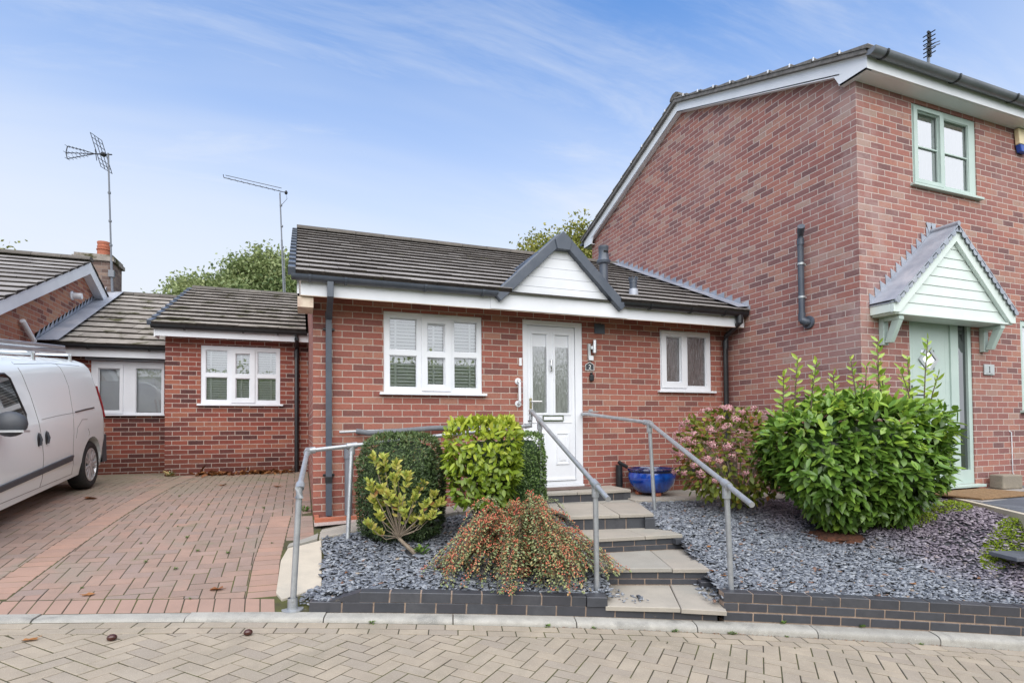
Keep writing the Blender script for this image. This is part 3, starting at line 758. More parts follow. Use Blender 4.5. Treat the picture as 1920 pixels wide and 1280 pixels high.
def kline(x0, x1, d=0, n=14): return [offk(x0 + (x1 - x0) * i / (n - 1), d) for i in range(n)]
def arcz(x0, x1, n=14):
    P = [Vector(p) for p in kline(x0, x1, 0, 40)]
    S_ = [0]
    for i in range(39): S_.append(S_[-1] + (P[i + 1] - P[i]).length)
    Z = [zk(p.x) for p in P]
    return lambda s: float(np.interp(s, S_, Z))
def inpoly(x, y, poly):
    x = np.asarray(x); y = np.asarray(y); r_ = np.zeros(x.shape, bool); n = len(poly)
    for i in range(n):
        x1, y1 = poly[i]; x2, y2 = poly[(i + 1) % n]
        c = ((y1 > y) != (y2 > y)) & (x < (x2 - x1) * (y - y1) / (y2 - y1 + 1e-12) + x1)
        r_ ^= c
    return r_
def chips(name, poly, f, n, size=1.0, holes=(), label=None):
    xs = np.array([p[0] for p in poly]); ys = np.array([p[1] for p in poly])
    X, Y = [], []
    while len(X) < n:
        a = RNG.uniform(xs.min(), xs.max(), n); b = RNG.uniform(ys.min(), ys.max(), n)
        k = inpoly(a, b, poly)
        for hx, hy, hr in holes: k &= ((a - hx) ** 2 + (b - hy) ** 2) > hr * hr * RNG.uniform(.5, 1.3, n)
        X += list(a[k]); Y += list(b[k])
    X = np.array(X[:n]); Y = np.array(Y[:n])
    Z = f(X, Y) + RNG.uniform(-.006, .014, n)
    Lg = RNG.lognormal(-3.30, .38, n) * size; Wd = Lg * RNG.uniform(.30, .72, n); Th = RNG.uniform(.0018, .0045, n)
    a = RNG.uniform(0, 2 * PI, n); tl = RNG.normal(0, .30, n); ta = RNG.uniform(0, 2 * PI, n)
    up = norm(np.stack([np.cos(ta) * np.sin(tl), np.sin(ta) * np.sin(tl), np.cos(tl)], 1))
    ax = np.stack([np.cos(a), np.sin(a), np.zeros(n)], 1); ax = norm(ax - up * (ax * up).sum(1, keepdims=True)); ay = np.cross(up, ax)
    base = np.array([(-1, -.25), (-.35, -1), (.55, -.9), (1, -.1), (.65, .95), (-.7, .9)])
    k = 6; V = np.zeros((n, 12, 3))
    ctr = np.stack([X, Y, Z], 1)
    for i, (u, v) in enumerate(base):
        ju = u * RNG.uniform(.6, 1.15, n); jv = v * RNG.uniform(.6, 1.15, n)
        p = ctr + ax * (ju * Lg * .5)[:, None] + ay * (jv * Wd * .5)[:, None]
        V[:, i] = p + up * Th[:, None]; V[:, 6 + i] = p - up * Th[:, None]
    V = V.reshape(-1, 3)
    fc = [(0, 1, 2, 3, 4, 5)] + [(i, 6 + i, 6 + (i + 1) % 6, (i + 1) % 6) for i in range(6)]
    flat = np.concatenate([np.array(q) for q in fc]); sz = np.array([len(q) for q in fc])
    F = (np.arange(n)[:, None] * 12 + flat[None]).ravel()
    rnd = np.clip(RNG.beta(2.1, 2.3, n) * .95, 0, .94); odd = RNG.random(n); rnd[odd > .975] = RNG.uniform(.95, 1.0, (odd > .975).sum())
    o = np_mesh(name, V, F, np.tile(sz, n), np.repeat(rnd, 12), M['slate'])
    return tag(o, label, None, None, 'stuff')
# left low wall: one course under the second, the second starting with a cut brick
root = thing('low_wall', (1.1, 4.0, zk(1.1)), 'low two-course dark blue brick wall below the slate bed with red berried shrub', 'garden wall')
b_, c_ = MB(), MB()
brick_run(b_, c_, kline(.06, 2.98), 0, .0735, 1, .103, 0, zoff=arcz(.06, 2.98))
brick_run(b_, c_, kline(.40, 2.02), .0745, .147, 1, .103, .04, zoff=arcz(.40, 2.02))
t = Vector((1, dYk(.3), 0)).normalized()
p0, p1 = offk(.20, 0), offk(.40, 0); q0, q1 = offk(.20, -.103), offk(.40, -.103)
z0_, z1_ = zk(.2) + .0755, zk(.4) + .0755
b_.add([(*p0, z0_), (*p1, z1_), (*q1, z1_), (*q0, z0_), (*p0, z0_ + .006), (*p1, z1_ + .069), (*q1, z1_ + .069), (*q0, z0_ + .006)],
       [(0, 3, 2, 1), (4, 5, 6, 7), (0, 1, 5, 4), (1, 2, 6, 5), (2, 3, 7, 6), (3, 0, 4, 7)], tint=.6)
n_ = kn(2.1); c0 = Vector((*offk(2.10, -.052), zk(2.1) + .1115))
b_.obox(c0, (1 / math.hypot(1, dYk(2.1)), dYk(2.1) / math.hypot(1, dYk(2.1)), -.04), (-n_[0], -n_[1], 0), (0, 0, 1), .078, .062, .036, cham=.005, tint=.3)
b_.build('brick_course', M['blue_brick'], root); c_.build('mortar', M['mortar'], root)
root = thing('low_wall', (4.6, 2.8, zk(4.6)), 'low three-course dark blue brick wall below the slate bed with the big laurel', 'garden wall')
b_, c_ = MB(), MB()
brick_run(b_, c_, kline(3.03, 7.6, 0, 30), 0, .218, 3, .103, .0, zoff=arcz(3.03, 7.6))
b_.build('brick_course', M['blue_brick'], root); c_.build('mortar', M['mortar'], root)

mb = MB(); mb.poly([(.07, 4.29, zk(.1) + .045), (.45, 4.19, zk(.4) + .07), (.45, 4.35, zk(.4) + .10), (.16, 4.62, zk(.1) + .08)]); tag(mb.build('soil', M['soil']), kind='structure')
chips('slate_chippings', [(.10, 4.275), (.40, 4.215), (.42, 4.32), (.2, 4.45), (.10, 4.42)], lambda x, y: -1.235 + 0 * x - .06 * (x - .1), 420, .9, (), 'slate chips heaped behind the cut left end of the low brick wall')
# garden steps
root = thing('garden_steps', (2.8, 4.2, -1.4), 'stone garden steps with dark blue brick risers leading to the white door', 'steps')
def tread(pts, z, split, th=.034):
    """Tread slab in two stones, split across at fraction split (front edge first: left, right, back right, back left)."""
    fl, fr, br, bl = [Vector((*p, 0)) for p in pts]
    e = (fl - bl).normalized() * .022
    fl, fr = fl + e, fr + (fr - br).normalized() * .022
    for a, b in ((0, split), (split, 1)):
        m = MB()
        A, B, Cc, D = fl.lerp(fr, a), fl.lerp(fr, b), bl.lerp(br, b), bl.lerp(br, a)
        paver(m, [(A.x, A.y), (B.x, B.y), (Cc.x, Cc.y), (D.x, D.y)], (z if callable(z) else (lambda x, y: z)), .004, .006, .003, th, tint=random.random())
        m.build('tread', M['slab'], root)
def riser(a, b, z0, z1, n, ph=0, ret=None):
    bb, cc = MB(), MB()
    brick_run(bb, cc, [a, b] + ([ret] if ret else []), z0, z1, n, .10, ph)
    r_ = bb.build('riser', M['blue_brick'], root); cc.build('mortar', M['mortar'], r_)
S1 = [(2.16, 3.695), (3.025, 3.365), (3.33, 3.86), (2.40, 4.24)]
z1 = lambda x, y: -1.345 - .045 * max(0, (x - 2.2) / .84) * max(0, 1 - max(0, y - 3.37) / .5)
S2 = [(2.40, 4.185), (3.255, 3.827), (3.55, 4.56), (2.55, 4.75)]
S3 = [(2.50, 4.705), (3.517, 4.519), (3.52, 4.93), (2.55, 5.14)]
S4 = [(2.56, 5.125), (3.46, 4.90), (3.83, 5.74), (2.70, 6.06)]
S5 = [(2.62, 6.05), (3.875, 5.97), (3.90, 6.50), (2.62, 6.50)]
tread(S1, z1, .62); tread(S2, -1.200, .66); tread(S3, -1.050, .62); tread(S4, -.903, .6); tread(S5, -.775, .42)
m = MB(); paver(m, [(2.70, 6.06), (3.83, 5.74), (3.93, 6.05), (2.70, 6.07)], lambda x, y: -.9, .003, .005, .002, .05); m.build('tread', M['slab'], root)
riser(S2[0], S2[1], -1.345, -1.235, 2, .3, S2[2]); riser(S3[0], S3[1], -1.20, -1.085, 2, .1, S3[2])
riser(S4[0], S4[1], -1.05, -.938, 1, .2, S4[2]); riser(S5[0], S5[1], -.903, -.81, 1, .45, S5[2])
m = MB()
for S_, zt, zb in ((S1, -1.44, -1.6), (S2, -1.24, -1.6), (S3, -1.09, -1.6), (S4, -.94, -1.6), (S5, -.81, -1.4)):
    cx = sum(p[0] for p in S_) / 4; cy = sum(p[1] for p in S_) / 4
    m.prism([(cx + (p[0] - cx) * .84, cy + (p[1] - cy) * .84, zt) for p in S_], (0, 0, zb - zt))
m.build('base', M['mortar'], root)

# ------------------------------------------------------------------ planting beds
PL = [offk(x, -.09) for x in np.linspace(.12, 2.05, 10)] + [(2.26, 3.72), (2.44, 4.25), (2.52, 4.72), (2.60, 5.14), (2.70, 5.98), (2.0, 5.97), (1.5, 5.88), (.76, 5.62), (.47, 5.64), (.195, 5.66), (.165, 4.62)]
PR = [offk(x, -.09) for x in np.linspace(3.06, 7.6, 20)] + [(7.9, 2.6), (6.17, 3.05), (6.93, 4.12), (6.9, 4.42), (5.96, 4.42), (5.95, 5.14), (5.0, 5.44), (4.4, 5.61), (3.83, 5.77), (3.47, 4.95), (3.54, 4.55), (3.27, 3.85), (3.0, 3.36)]
def bed_mesh(name, poly, f):
    xs = np.array([p[0] for p in poly]); ys = np.array([p[1] for p in poly]); mb = MB()
    gs = .04; gx = np.arange(xs.min() - .1, xs.max() + .1, gs); gy = np.arange(ys.min() - .1, ys.max() + .1, gs)
    for a in gx:
        for b in gy:
            q = [(a, b), (a + gs, b), (a + gs, b + gs), (a, b + gs)]
            ins = inpoly([p[0] for p in q], [p[1] for p in q], poly)
            if ins.all(): mb.poly([(px_, py_, float(f(px_, py_)) - .012) for px_, py_ in q])
    tag(mb.build(name, M['soil'], smooth=True), kind='structure')
def widen(P, dx): return [(x + dx if y > 3.8 and 2.2 < x < 3.9 else x, y) for x, y in P]
bed_mesh('planting_bed', widen(PL, .07), bed_left); bed_mesh('planting_bed', widen(PR, -.08), bed_right)

chips('slate_chippings', PL, bed_left, 11000, 1.0, [(.98, 4.98, .12)], 'grey blue slate chippings covering the bed left of the steps')
chips('slate_chippings', widen(PR, -.025), bed_right, 27000, 1.0, [(5.2, 4.22, .30)], 'grey to purple slate chippings covering the bed right of the steps')
# spill over the kerb end and the first tread
sp_ = [(.0, 4.36), (.16, 4.28), (.2, 4.48), (.12, 4.62), (.02, 4.50)]
chips('slate_chippings', sp_, lambda x, y: np.array([zd(a, b) for a, b in zip(x, y)]) + .02, 160, .9, (), 'loose slate chips spilled at the foot of the leftmost rail post')
sp_ = [(2.2, 3.75), (2.55, 3.60), (2.50, 3.9), (2.40, 4.1)]
chips('slate_chippings', sp_, lambda x, y: x * 0 - 1.341, 45, .9, (), 'loose slate chips spilled on the left end of the lowest tread')
sp_ = [(2.95, 3.40), (3.05, 3.40), (3.32, 3.84), (3.12, 3.86), (2.98, 3.6)]
chips('slate_chippings', sp_, lambda x, y: x * 0 - 1.341, 60, .9, (), 'loose slate chips spilled on the right end of the lowest tread')

# ------------------------------------------------------------------ building helpers
GX, FY, BY = 5.955, 4.422, 6.5275
def plate(mb, ax, c, u0, u1, z0, z1, holes=(), depth=.05, outer=True, inward=None, **k):
    """Flat sheet in the plane y=c (ax 'y', seen from -y) or x=c (ax 'x', seen from -x or +x) with square holes and their reveals."""
    s = 1 if inward is None else inward
    P = (lambda u, d, z: (u, c + d * s, z)) if ax == 'y' else (lambda u, d, z: (c + d * s, u, z))
    us = sorted({u0, u1, *[h[0] for h in holes], *[h[1] for h in holes]}); zs = sorted({z0, z1, *[h[2] for h in holes], *[h[3] for h in holes]})
    for i in range(len(us) - 1):
        for j in range(len(zs) - 1):
            mu, mz = (us[i] + us[i + 1]) / 2, (zs[j] + zs[j + 1]) / 2
            if any(h[0] < mu < h[1] and h[2] < mz < h[3] for h in holes): continue
            if not (u0 < mu < u1 and z0 < mz < z1): continue
            mb.quad(P(us[i], 0, zs[j]), P(us[i + 1], 0, zs[j]), P(us[i + 1], 0, zs[j + 1]), P(us[i], 0, zs[j + 1]), **k)
    def ring(a0, a1, b0, b1):
        for p, q in (((a0, b0), (a1, b0)), ((a1, b0), (a1, b1)), ((a1, b1), (a0, b1)), ((a0, b1), (a0, b0))):
            mb.quad(P(p[0], 0, p[1]), P(q[0], 0, q[1]), P(q[0], depth, q[1]), P(p[0], depth, p[1]), **k)
    for h in holes: ring(*h)
    if outer: ring(u0, u1, z0, z1)

def window(root, x0, x1, z0, z1, y, panes, mframe, mglass, casements=(), blind=None, sill=(.05, .03), name='window', bars=(), label=None, msill=None, pane_name='pane'):
    W, Hh = x1 - x0, z1 - z0
    hs = [(x0 + a * W, x0 + b * W, z1 - d * Hh, z1 - c * Hh) for a, b, c, d in panes]
    mb = MB()
    plate(mb, 'y', y + .012, x0 + .002, x1 - .002, z0 + .002, z1 - .002, hs, .05)
    for a, b, c, d in casements:
        q = (x0 + a * W, x0 + b * W, z1 - d * Hh, z1 - c * Hh)
        inn = [h for h in hs if h[0] > q[0] and h[1] < q[1]]
        plate(mb, 'y', y - .006, q[0], q[1], q[2], q[3], [(h[0] - .004, h[1] + .004, h[2] - .004, h[3] + .004) for h in inn], .02)
    for h in hs:                    # glazing bead
        mb.box(h[0], h[1], y + .020, y + .045, h[2], h[2] + .010); mb.box(h[0], h[1], y + .020, y + .045, h[3] - .010, h[3])
        mb.box(h[0], h[0] + .010, y + .021, y + .044, h[2] + .01, h[3] - .01); mb.box(h[1] - .010, h[1], y + .021, y + .044, h[2] + .01, h[3] - .01)
    for a, b, c in bars:
        mb.box(x0 + a * W, x0 + b * W, y + .026, y + .050, z1 - c * Hh - .009, z1 - c * Hh + .009)
    f = bevel(mb.build(name, mframe, root), .003)
    if label: f['label'] = label
    mb = MB()
    for h in hs: mb.quad((h[0], y + .046, h[2]), (h[1], y + .046, h[2]), (h[1], y + .046, h[3]), (h[0], y + .046, h[3]))
    mb.build(pane_name, mglass, f)
    if sill:
        mb = MB(); mb.box(x0 - sill[0], x1 + sill[0], y - .055, y + .01, z0 - sill[1], z0 - .001)
        bevel(mb.build('sill', msill or mframe, f), .004)
    if blind == 'slats':
        mb = MB(); zz = z0 + .06
        while zz < z1 - .03:
            mb.obox(((x0 + x1) / 2, y + .078, zz), (1, 0, 0), (0, .62, .78), (0, -.78, .62), W / 2 - .05, .024, .0012); zz += .0405
        for fx in (.12, .5, .88): mb.box(x0 + fx * W - .012, x0 + fx * W + .012, y + .050, y + .052, z0 + .05, z1 - .03)
        mb.build('blind', M['blind'], f)
    elif blind == 'pleat':
        mb = MB(); zz = z0 + .06
        while zz < z1 - .02:
            mb.obox(((x0 + x1) / 2, y + .10, zz), (1, 0, 0), (0, .5, .87), (0, -.87, .5), W / 2 - .05, .0125, .001); zz += .021
        mb.build('blind', M['blind'], f)
    elif blind == 'net':
        mb = MB(); n = int(W / .012)
        for i in range(n):
            a, b = x0 + .03 + (W - .06) * i / n, x0 + .03 + (W - .06) * (i + 1) / n
            mb.quad((a, y + .062 + .008 * math.sin(i * .9), z0 + .03), (b, y + .062 + .008 * math.sin(i * .9 + .9), z0 + .03), (b, y + .062 + .008 * math.sin(i * .9 + .9), z1 - .14), (a, y + .062 + .008 * math.sin(i * .9), z1 - .14))
        mb.build('curtain', M['curtain'], f)
    if blind:
        mb = MB(); d = .35
        mb.quad((x0, y + d, z0), (x1, y + d, z0), (x1, y + d, z1), (x0, y + d, z1)); mb.build('room_shade', M['room'], f)
    return f

def tiles(mb, p0, u, L, s, gauge, n, tw=.30, thick=.026, skip=None, lip=.012):
    """Interlocking concrete tiles from eave corner p0: u along the eave, s up the slope. slot 0 top, slot 1 leading edge."""
    p0 = Vector(p0); u = Vector(u).normalized(); s = Vector(s).normalized(); nr = u.cross(s).normalized()
    if nr.z < 0: nr = -nr
    for k in range(n):
        off = (k % 2) * tw / 2
        x = -off
        while x < L - 1e-4:
            a, b = max(0, x), min(L, x + tw); x += tw
            if b - a < .01: continue
            if skip and skip((a + b) / 2, (k + .5) * gauge): continue
            j = random.uniform(-.003, .003); e = .0012; dj = random.uniform(-.004, .004)
            lo = p0 + s * (gauge * k + dj); hi = p0 + s * (gauge * (k + 1) + .03)
            t0, t1 = thick + lip + j, lip * .2 + .010
            A, B = lo + u * (a + e), lo + u * (b - e); Cc, D = hi + u * (b - e), hi + u * (a + e)
            A1, B1, C1, D1 = A + nr * t0, B + nr * t0, Cc + nr * t1, D + nr * t1
            A2, B2 = A1 - nr * .006 - s * .004, B1 - nr * .006 - s * .004
            tt = random.random()
            mb.add([A1, B1, C1, D1], [(0, 1, 2, 3)], tint=tt, slot=0)
            mb.add([A2, B2, B1, A1], [(0, 1, 2, 3)], tint=tt, slot=0)
            A3, B3 = A - s * .004 - nr * .004, B - s * .004 - nr * .004
            mb.add([A3, B3, B2, A2], [(0, 1, 2, 3)], tint=tt, slot=1)
            mb.add([A3, A2, A1, D1, D], [(0, 1, 2, 3, 4)], tint=tt, slot=1); mb.add([B3, B, C1, B1, B2], [(0, 1, 2, 3, 4)], tint=tt, slot=1)
def ridge(mb, a, b, r=.10, seg=.45, **k):
    a = Vector(a); b = Vector(b); d = (b - a); L = d.length; d.normalize(); side = Vector((d.y, -d.x, 0)).normalized()
    n = max(1, round(L / seg))
    for i in range(n):
        p = a + d * (L * i / n + .003); q = d * (L / n - .006)
        prof = [p + side * (r * math.cos(w)) + Vector((0, 0, 1)) * (r * .75 * math.sin(w) - .02 + random.uniform(-.002, .002)) for w in np.linspace(0, PI, 9)]
        mb.prism([tuple(v) for v in prof], tuple(q), tint=random.random(), **k)
def gutter(mb, a, b, r=.056, brackets=None, n=10):
    a = Vector(a); b = Vector(b); d = (b - a).normalized(); side = Vector((d.y, -d.x, 0)).normalized()
    def ringp(p, rr, lift=0): return [tuple(p + side * (rr * math.cos(w)) - Vector((0, 0, 1)) * (rr * math.sin(w)) + Vector((0, 0, lift))) for w in np.linspace(0, PI, n)]
    o1, o2, i1, i2 = ringp(a, r), ringp(b, r), ringp(a, r - .005), ringp(b, r - .005)
    mb.add(o1 + o2, [(i, i + 1, n + i + 1, n + i) for i in range(n - 1)]); mb.add(i1 + i2, [(i, n + i, n + i + 1, i + 1) for i in range(n - 1)])
    for e1, e2 in ((o1, i1), (o2, i2)): mb.poly(e1)
    for t in (0, n - 1): mb.quad(o1[t], o2[t], i2[t], i1[t])
def hoops(parent, a, b, ts, m, r=.060):
    a = Vector(a); b = Vector(b); d = (b - a).normalized(); side = Vector((d.y, -d.x, 0)).normalized()
    for t in ts:
        mb = MB(); p = a.lerp(b, t)
        for i in range(9):
            w0, w1 = PI * i / 9, PI * (i + 1) / 9
            q = [p + side * (rr * math.cos(w)) - Vector((0, 0, rr * math.sin(w))) for w, rr in ((w0, r), (w1, r), (w1, r + .008), (w0, r + .008))]
            mb.prism([tuple(v - d * .014) for v in q], tuple(d * .028))
        mb.build('gutter_bracket', m, parent)
def text_mesh(mb, s, size, place, depth=.002):
    cu = bpy.data.curves.new('figure', 'FONT'); cu.body = s; cu.size = size; cu.align_x = 'CENTER'; cu.align_y = 'CENTER'; cu.extrude = depth
    ob = bpy.data.objects.new('figure', cu); C.objects.link(ob)
    dg = bpy.context.evaluated_depsgraph_get(); me = bpy.data.meshes.new_from_object(ob.evaluated_get(dg))
    mb.add([place(v.co) for v in me.vertices], [tuple(p.vertices) for p in me.polygons])
    bpy.data.objects.remove(ob); bpy.data.curves.remove(cu); bpy.data.meshes.remove(me)
def sawtooth(mb, p, s, n, step, rise, nrm, flip=False):
    """Stepped lead: n teeth along direction s (3D per tooth step), each a small upright triangle, on a wall whose outward normal is nrm."""
    p = Vector(p); s = Vector(s); nr = Vector(nrm) * .004
    hz = Vector((s.x, s.y, 0)).normalized()
    for i in range(n):
        a = p + s * i + nr; b = p + s * (i + 1) + nr
        top = Vector((b.x, b.y, b.z + rise)) if not flip else Vector((a.x, a.y, a.z + rise))
        mb.prism([tuple(a), tuple(b), tuple(top)], tuple(nr * (1 + random.random())))

WIN3 = [(.057, .327, .074, .474), (.057, .327, .537, .937), (.430, .607, .125, .480), (.430, .607, .555, .900), (.704, .95, .074, .474), (.704, .95, .537, .937)]
CAS3 = [(.372, .672, .035, .975)]

# ------------------------------------------------------------------ bungalow no. 2
bung = thing('bungalow', (3.0, BY, -.9), 'red brick bungalow in the middle with white door, white triangular porch gable and dark gutters', 'bungalow')
win1 = (.905, 2.108, .435, 1.388); door1 = (2.655, 3.517, -.738, 1.402); win2 = (4.755, 5.651, .525, 1.386)
mb = MB()
plate(mb, 'y', BY, .13, GX, -1.9, 1.52, [win1, door1, win2], .10, False)
mb.poly([(.13, 6.5275, -1.9), (.13, 6.5275, 1.80), (.13, 9.58, 3.22), (.13, 12.7, 1.77), (.13, 12.7, -1.9)])
mb.quad((.13, 12.7, -1.9), (.13, 12.7, 1.8), (GX, 12.7, 1.8), (GX, 12.7, -1.9))
mb.build('wall', M['brick_bung'], bung)
SL = Vector((0, 1, .4663)).normalized()
roof_in_porch = lambda a, h: abs((-.06 + a) - 3.025) < .80 - h * .50
mb = MB()
tiles(mb, (-.06, 6.075, 1.615), (1, 0, 0), GX + .05, SL, .297, 13, skip=roof_in_porch, thick=.034, lip=.016)
rb = mb.build('roof', [M['tile'], M['tile_edge']], bung)
mb = MB(); mb.quad((-.05, 6.10, 1.62), (GX, 6.10, 1.62), (GX, 9.58, 3.25), (-.05, 9.58, 3.25)); mb.quad((-.05, 9.58, 3.25), (GX, 9.58, 3.25), (GX, 13.1, 1.61), (-.05, 13.1, 1.61))
mb.build('underlay', M['tile_edge'], rb)
mb = MB(); ridge(mb, (-.06, 9.60, 3.29), (GX, 9.60, 3.29), .11); mb.build('ridge_tile', M['ridge'], rb)
mb = MB()
for k in range(13):                                   # dry verge caps stepping up the left edge
    p = Vector((-.085, 6.075, 1.615)) + SL * (.297 * (k + .5) - .01); nr = Vector((0, -SL.z, SL.y))
    mb.obox(p + nr * .012, (1, 0, 0), tuple((SL * 1 + nr * -.10).normalized()), tuple(nr), .036, .152, .046, cham=.008)
mb.build('verge_cap', M['anthracite'], rb)
mb = MB(); mb.box(0.0, GX - .02, 6.165, 6.190, 1.420, 1.610)
mb.prism([(-.035, 6.18, 1.435), (-.035, 6.18, 1.62), (-.035, 9.6, 3.21), (-.035, 9.6, 3.03)], (.022, 0, 0))
mb.build('fascia', M['fascia'], bung)
mb = MB(); mb.box(.0, GX - .02, 6.190, 6.526, 1.492, 1.504); mb.box(.0, GX - .02, 6.166, 6.191, 1.414, 1.4195); mb.box(-.03, .128, 6.20, 6.56, 1.30, 1.41); mb.prism([(-.012, 6.21, 1.42), (-.012, 6.56, 1.42), (-.012, 9.6, 3.0), (-.012, 9.6, 2.96), (-.012, 6.56, 1.38)], (.14, 0, 0))
mb.build('soffit', M['cream'], bung)
mb = MB(); gutter(mb, (-.09, 6.108, 1.612), (2.165, 6.108, 1.612)); g1 = mb.build('gutter', M['anthracite'], bung, True)
hoops(g1, (-.09, 6.108, 1.612), (2.165, 6.108, 1.612), (.08, .24, .62, .92), M['anthracite'])
mb = MB(); gutter(mb, (3.89, 6.108, 1.612), (5.93, 6.108, 1.612)); g2 = mb.build('gutter', M['black'], bung, True)
hoops(g2, (3.89, 6.108, 1.612), (5.93, 6.108, 1.612), (.20, .52, .80), M['black'])
# square downpipe at the left, round one at the right
mb = MB(); w_ = .0325
mb.box(.295 - w_, .295 + w_, 6.075, 6.14, 1.40, 1.565)
mb.prism([(.295 - w_, 6.075, 1.40), (.295 + w_, 6.075, 1.40), (.295 + w_, 6.14, 1.40), (.295 - w_, 6.14, 1.40)], (0, .37, -.17))
mb.box(.295 - w_, .295 + w_, 6.445, 6.51, -.95, 1.23)
dp = bevel(mb.build('downpipe', M['anthracite'], bung), .004)
for zz in (1.28, -.55):
    mb = MB(); mb.box(.295 - .038, .295 + .038, 6.438, 6.518, zz - .035, zz + .035); bevel(mb.build('pipe_socket', M['black'], dp), .003)
    zz += -.15 if zz > 0 else .05
    mb = MB(); mb.box(.295 - .062, .295 + .062, 6.49, 6.525, zz - .012, zz + .012); bevel(mb.build('pipe_clip', M['black'], dp), .003)
mb = MB(); mb.tube([(5.80, 6.108, 1.56), (5.80, 6.108, 1.47), (5.84, 6.42, 1.33), (5.845, 6.44, 1.24), (5.845, 6.44, -.9)], .036, 14)
mb.tube([(5.80, 6.108, 1.575), (5.80, 6.108, 1.46)], .05, 14); mb.tube([(5.845, 6.44, 1.27), (5.845, 6.44, 1.15)], .043, 14)
mb.build('downpipe', M['black'], bung, True)
mb = MB(); mb.tube([(.505, 6.48, -.20), (.505, 6.48, -.95)], .042, 12); mb.tube([(.505, 6.48, -.2), (.505, 6.48, -.32)], .050, 12)
mb.build('waste_pipe', M['grey_plastic'], bung, True)
mb = MB(); mb.tube([(4.02, 6.46, -.5), (4.02, 6.46, -.9)], .045, 12); mb.tube([(4.0, 6.44, -.46), (4.12, 6.42, -.53)], .025, 10); mb.tube([(4.5, 6.40, -.60), (5.2, 6.44, -.62), (5.9, 6.46, -.66)], .052, 12)
mb.build('waste_pipe', M['black'], bung, True)
window(bung, *win1, BY, WIN3, M['white'], M['glass'], CAS3, 'slats', label='wide white three-light window left of the door')
window(bung, *win2, BY, [(.122, .405, .105, .86), (.537, .912, .08, .925)], M['white'], M['glass_obs_dark'], [(.022, .503, .02, .955)], None, label='small white window with rippled glass right of the door')
# door
dx0, dx1, dz0, dz1 = door1
mb = MB(); plate(mb, 'y', BY + .012, dx0 + .002, dx1 - .002, dz0, dz1 - .002, [(2.722, 3.412, dz0 + .045, 1.335)], .05)
mb.box(dx0, dx1, BY - .02, BY + .04, dz0 - .03, dz0)
fr = mb.build('door_frame', M['white'], bung); bevel(fr, .004)
gl, gr = (2.80, 2.998, .20, 1.225), (3.122, 3.320, .20, 1.225)
mb = MB(); plate(mb, 'y', BY + .024, 2.728, 3.406, dz0 + .05, 1.329, [gl, gr], .03)
for h in (gl, gr):
    for a in ((h[0] - .03, h[1] + .03, h[2] - .03, h[2]), (h[0] - .03, h[1] + .03, h[3], h[3] + .03), (h[0] - .03, h[0], h[2], h[3]), (h[1], h[1] + .03, h[2], h[3])):
        mb.box(a[0], a[1], BY + .015, BY + .026, a[2], a[3])
for h in ((2.815, 2.985, -.475, -.055), (3.125, 3.315, -.475, -.055)):
    for a in ((h[0], h[1], h[2], h[2] + .02), (h[0], h[1], h[3] - .02, h[3]), (h[0], h[0] + .02, h[2] + .02, h[3] - .02), (h[1] - .02, h[1], h[2] + .02, h[3] - .02)):
        mb.box(a[0], a[1], BY + .013, BY + .026, a[2], a[3])
    mb.box(h[0] + .05, h[1] - .05, BY + .016, BY + .026, h[2] + .05, h[3] - .05)
mb.box(2.735, 3.40, BY + .002, BY + .026, -.685, -.655); mb.box(2.76, 3.36, BY + .016, BY + .026, .07, .085)
dr = bevel(mb.build('door', M['white'], bung), .004)
mb = MB()
for h in (gl, gr): mb.quad((h[0], BY + .045, h[2]), (h[1], BY + .045, h[2]), (h[1], BY + .045, h[3] - .16), (h[0], BY + .045, h[3] - .16))
mb.build('pane', M['glass_obs'], dr)
for h in (gl, gr): mb = MB(); mb.quad((h[0], BY + .045, h[3] - .16), (h[1], BY + .045, h[3] - .16), (h[1], BY + .045, h[3]), (h[0], BY + .045, h[3])); mb.build('frosted_strip', M['white'], dr)
mb = MB(); mb.box(2.935, 3.225, BY + .006, BY + .024, .098, .165); bevel(mb.build('letter_plate', M['white'], dr), .006)
mb = MB(); plate(mb, 'y', BY + .002, 2.93, 3.23, .093, .170, [(2.945, 3.215, .108, .155)], .02); mb.build('letter_plate_rim', M['chrome'], dr)
mb = MB(); mb.box(2.752, 2.782, BY + .006, BY + .024, .19, .39); hd = bevel(mb.build('door_handle', M['brass'], dr), .004)
mb = MB(); mb.tube([(2.767, BY + .01, .345), (2.767, BY - .035, .345), (2.90, BY - .04, .345)], .010, 10); mb.build('lever', M['chrome'], hd, True)
mb = MB(); mb.tube([(3.06, BY + .02, .885), (3.06, BY - .005, .885)], .016, 12); mb.tube([(3.06, BY - .008, .89), (3.045, BY - .02, .82), (3.06, BY - .012, .74)], [.006, .014, .006], 10); mb.tube([(3.06, BY + .02, .75), (3.06, BY + 0, .75)], .010, 10)
mb.build('knocker', M['chrome'], dr, True)
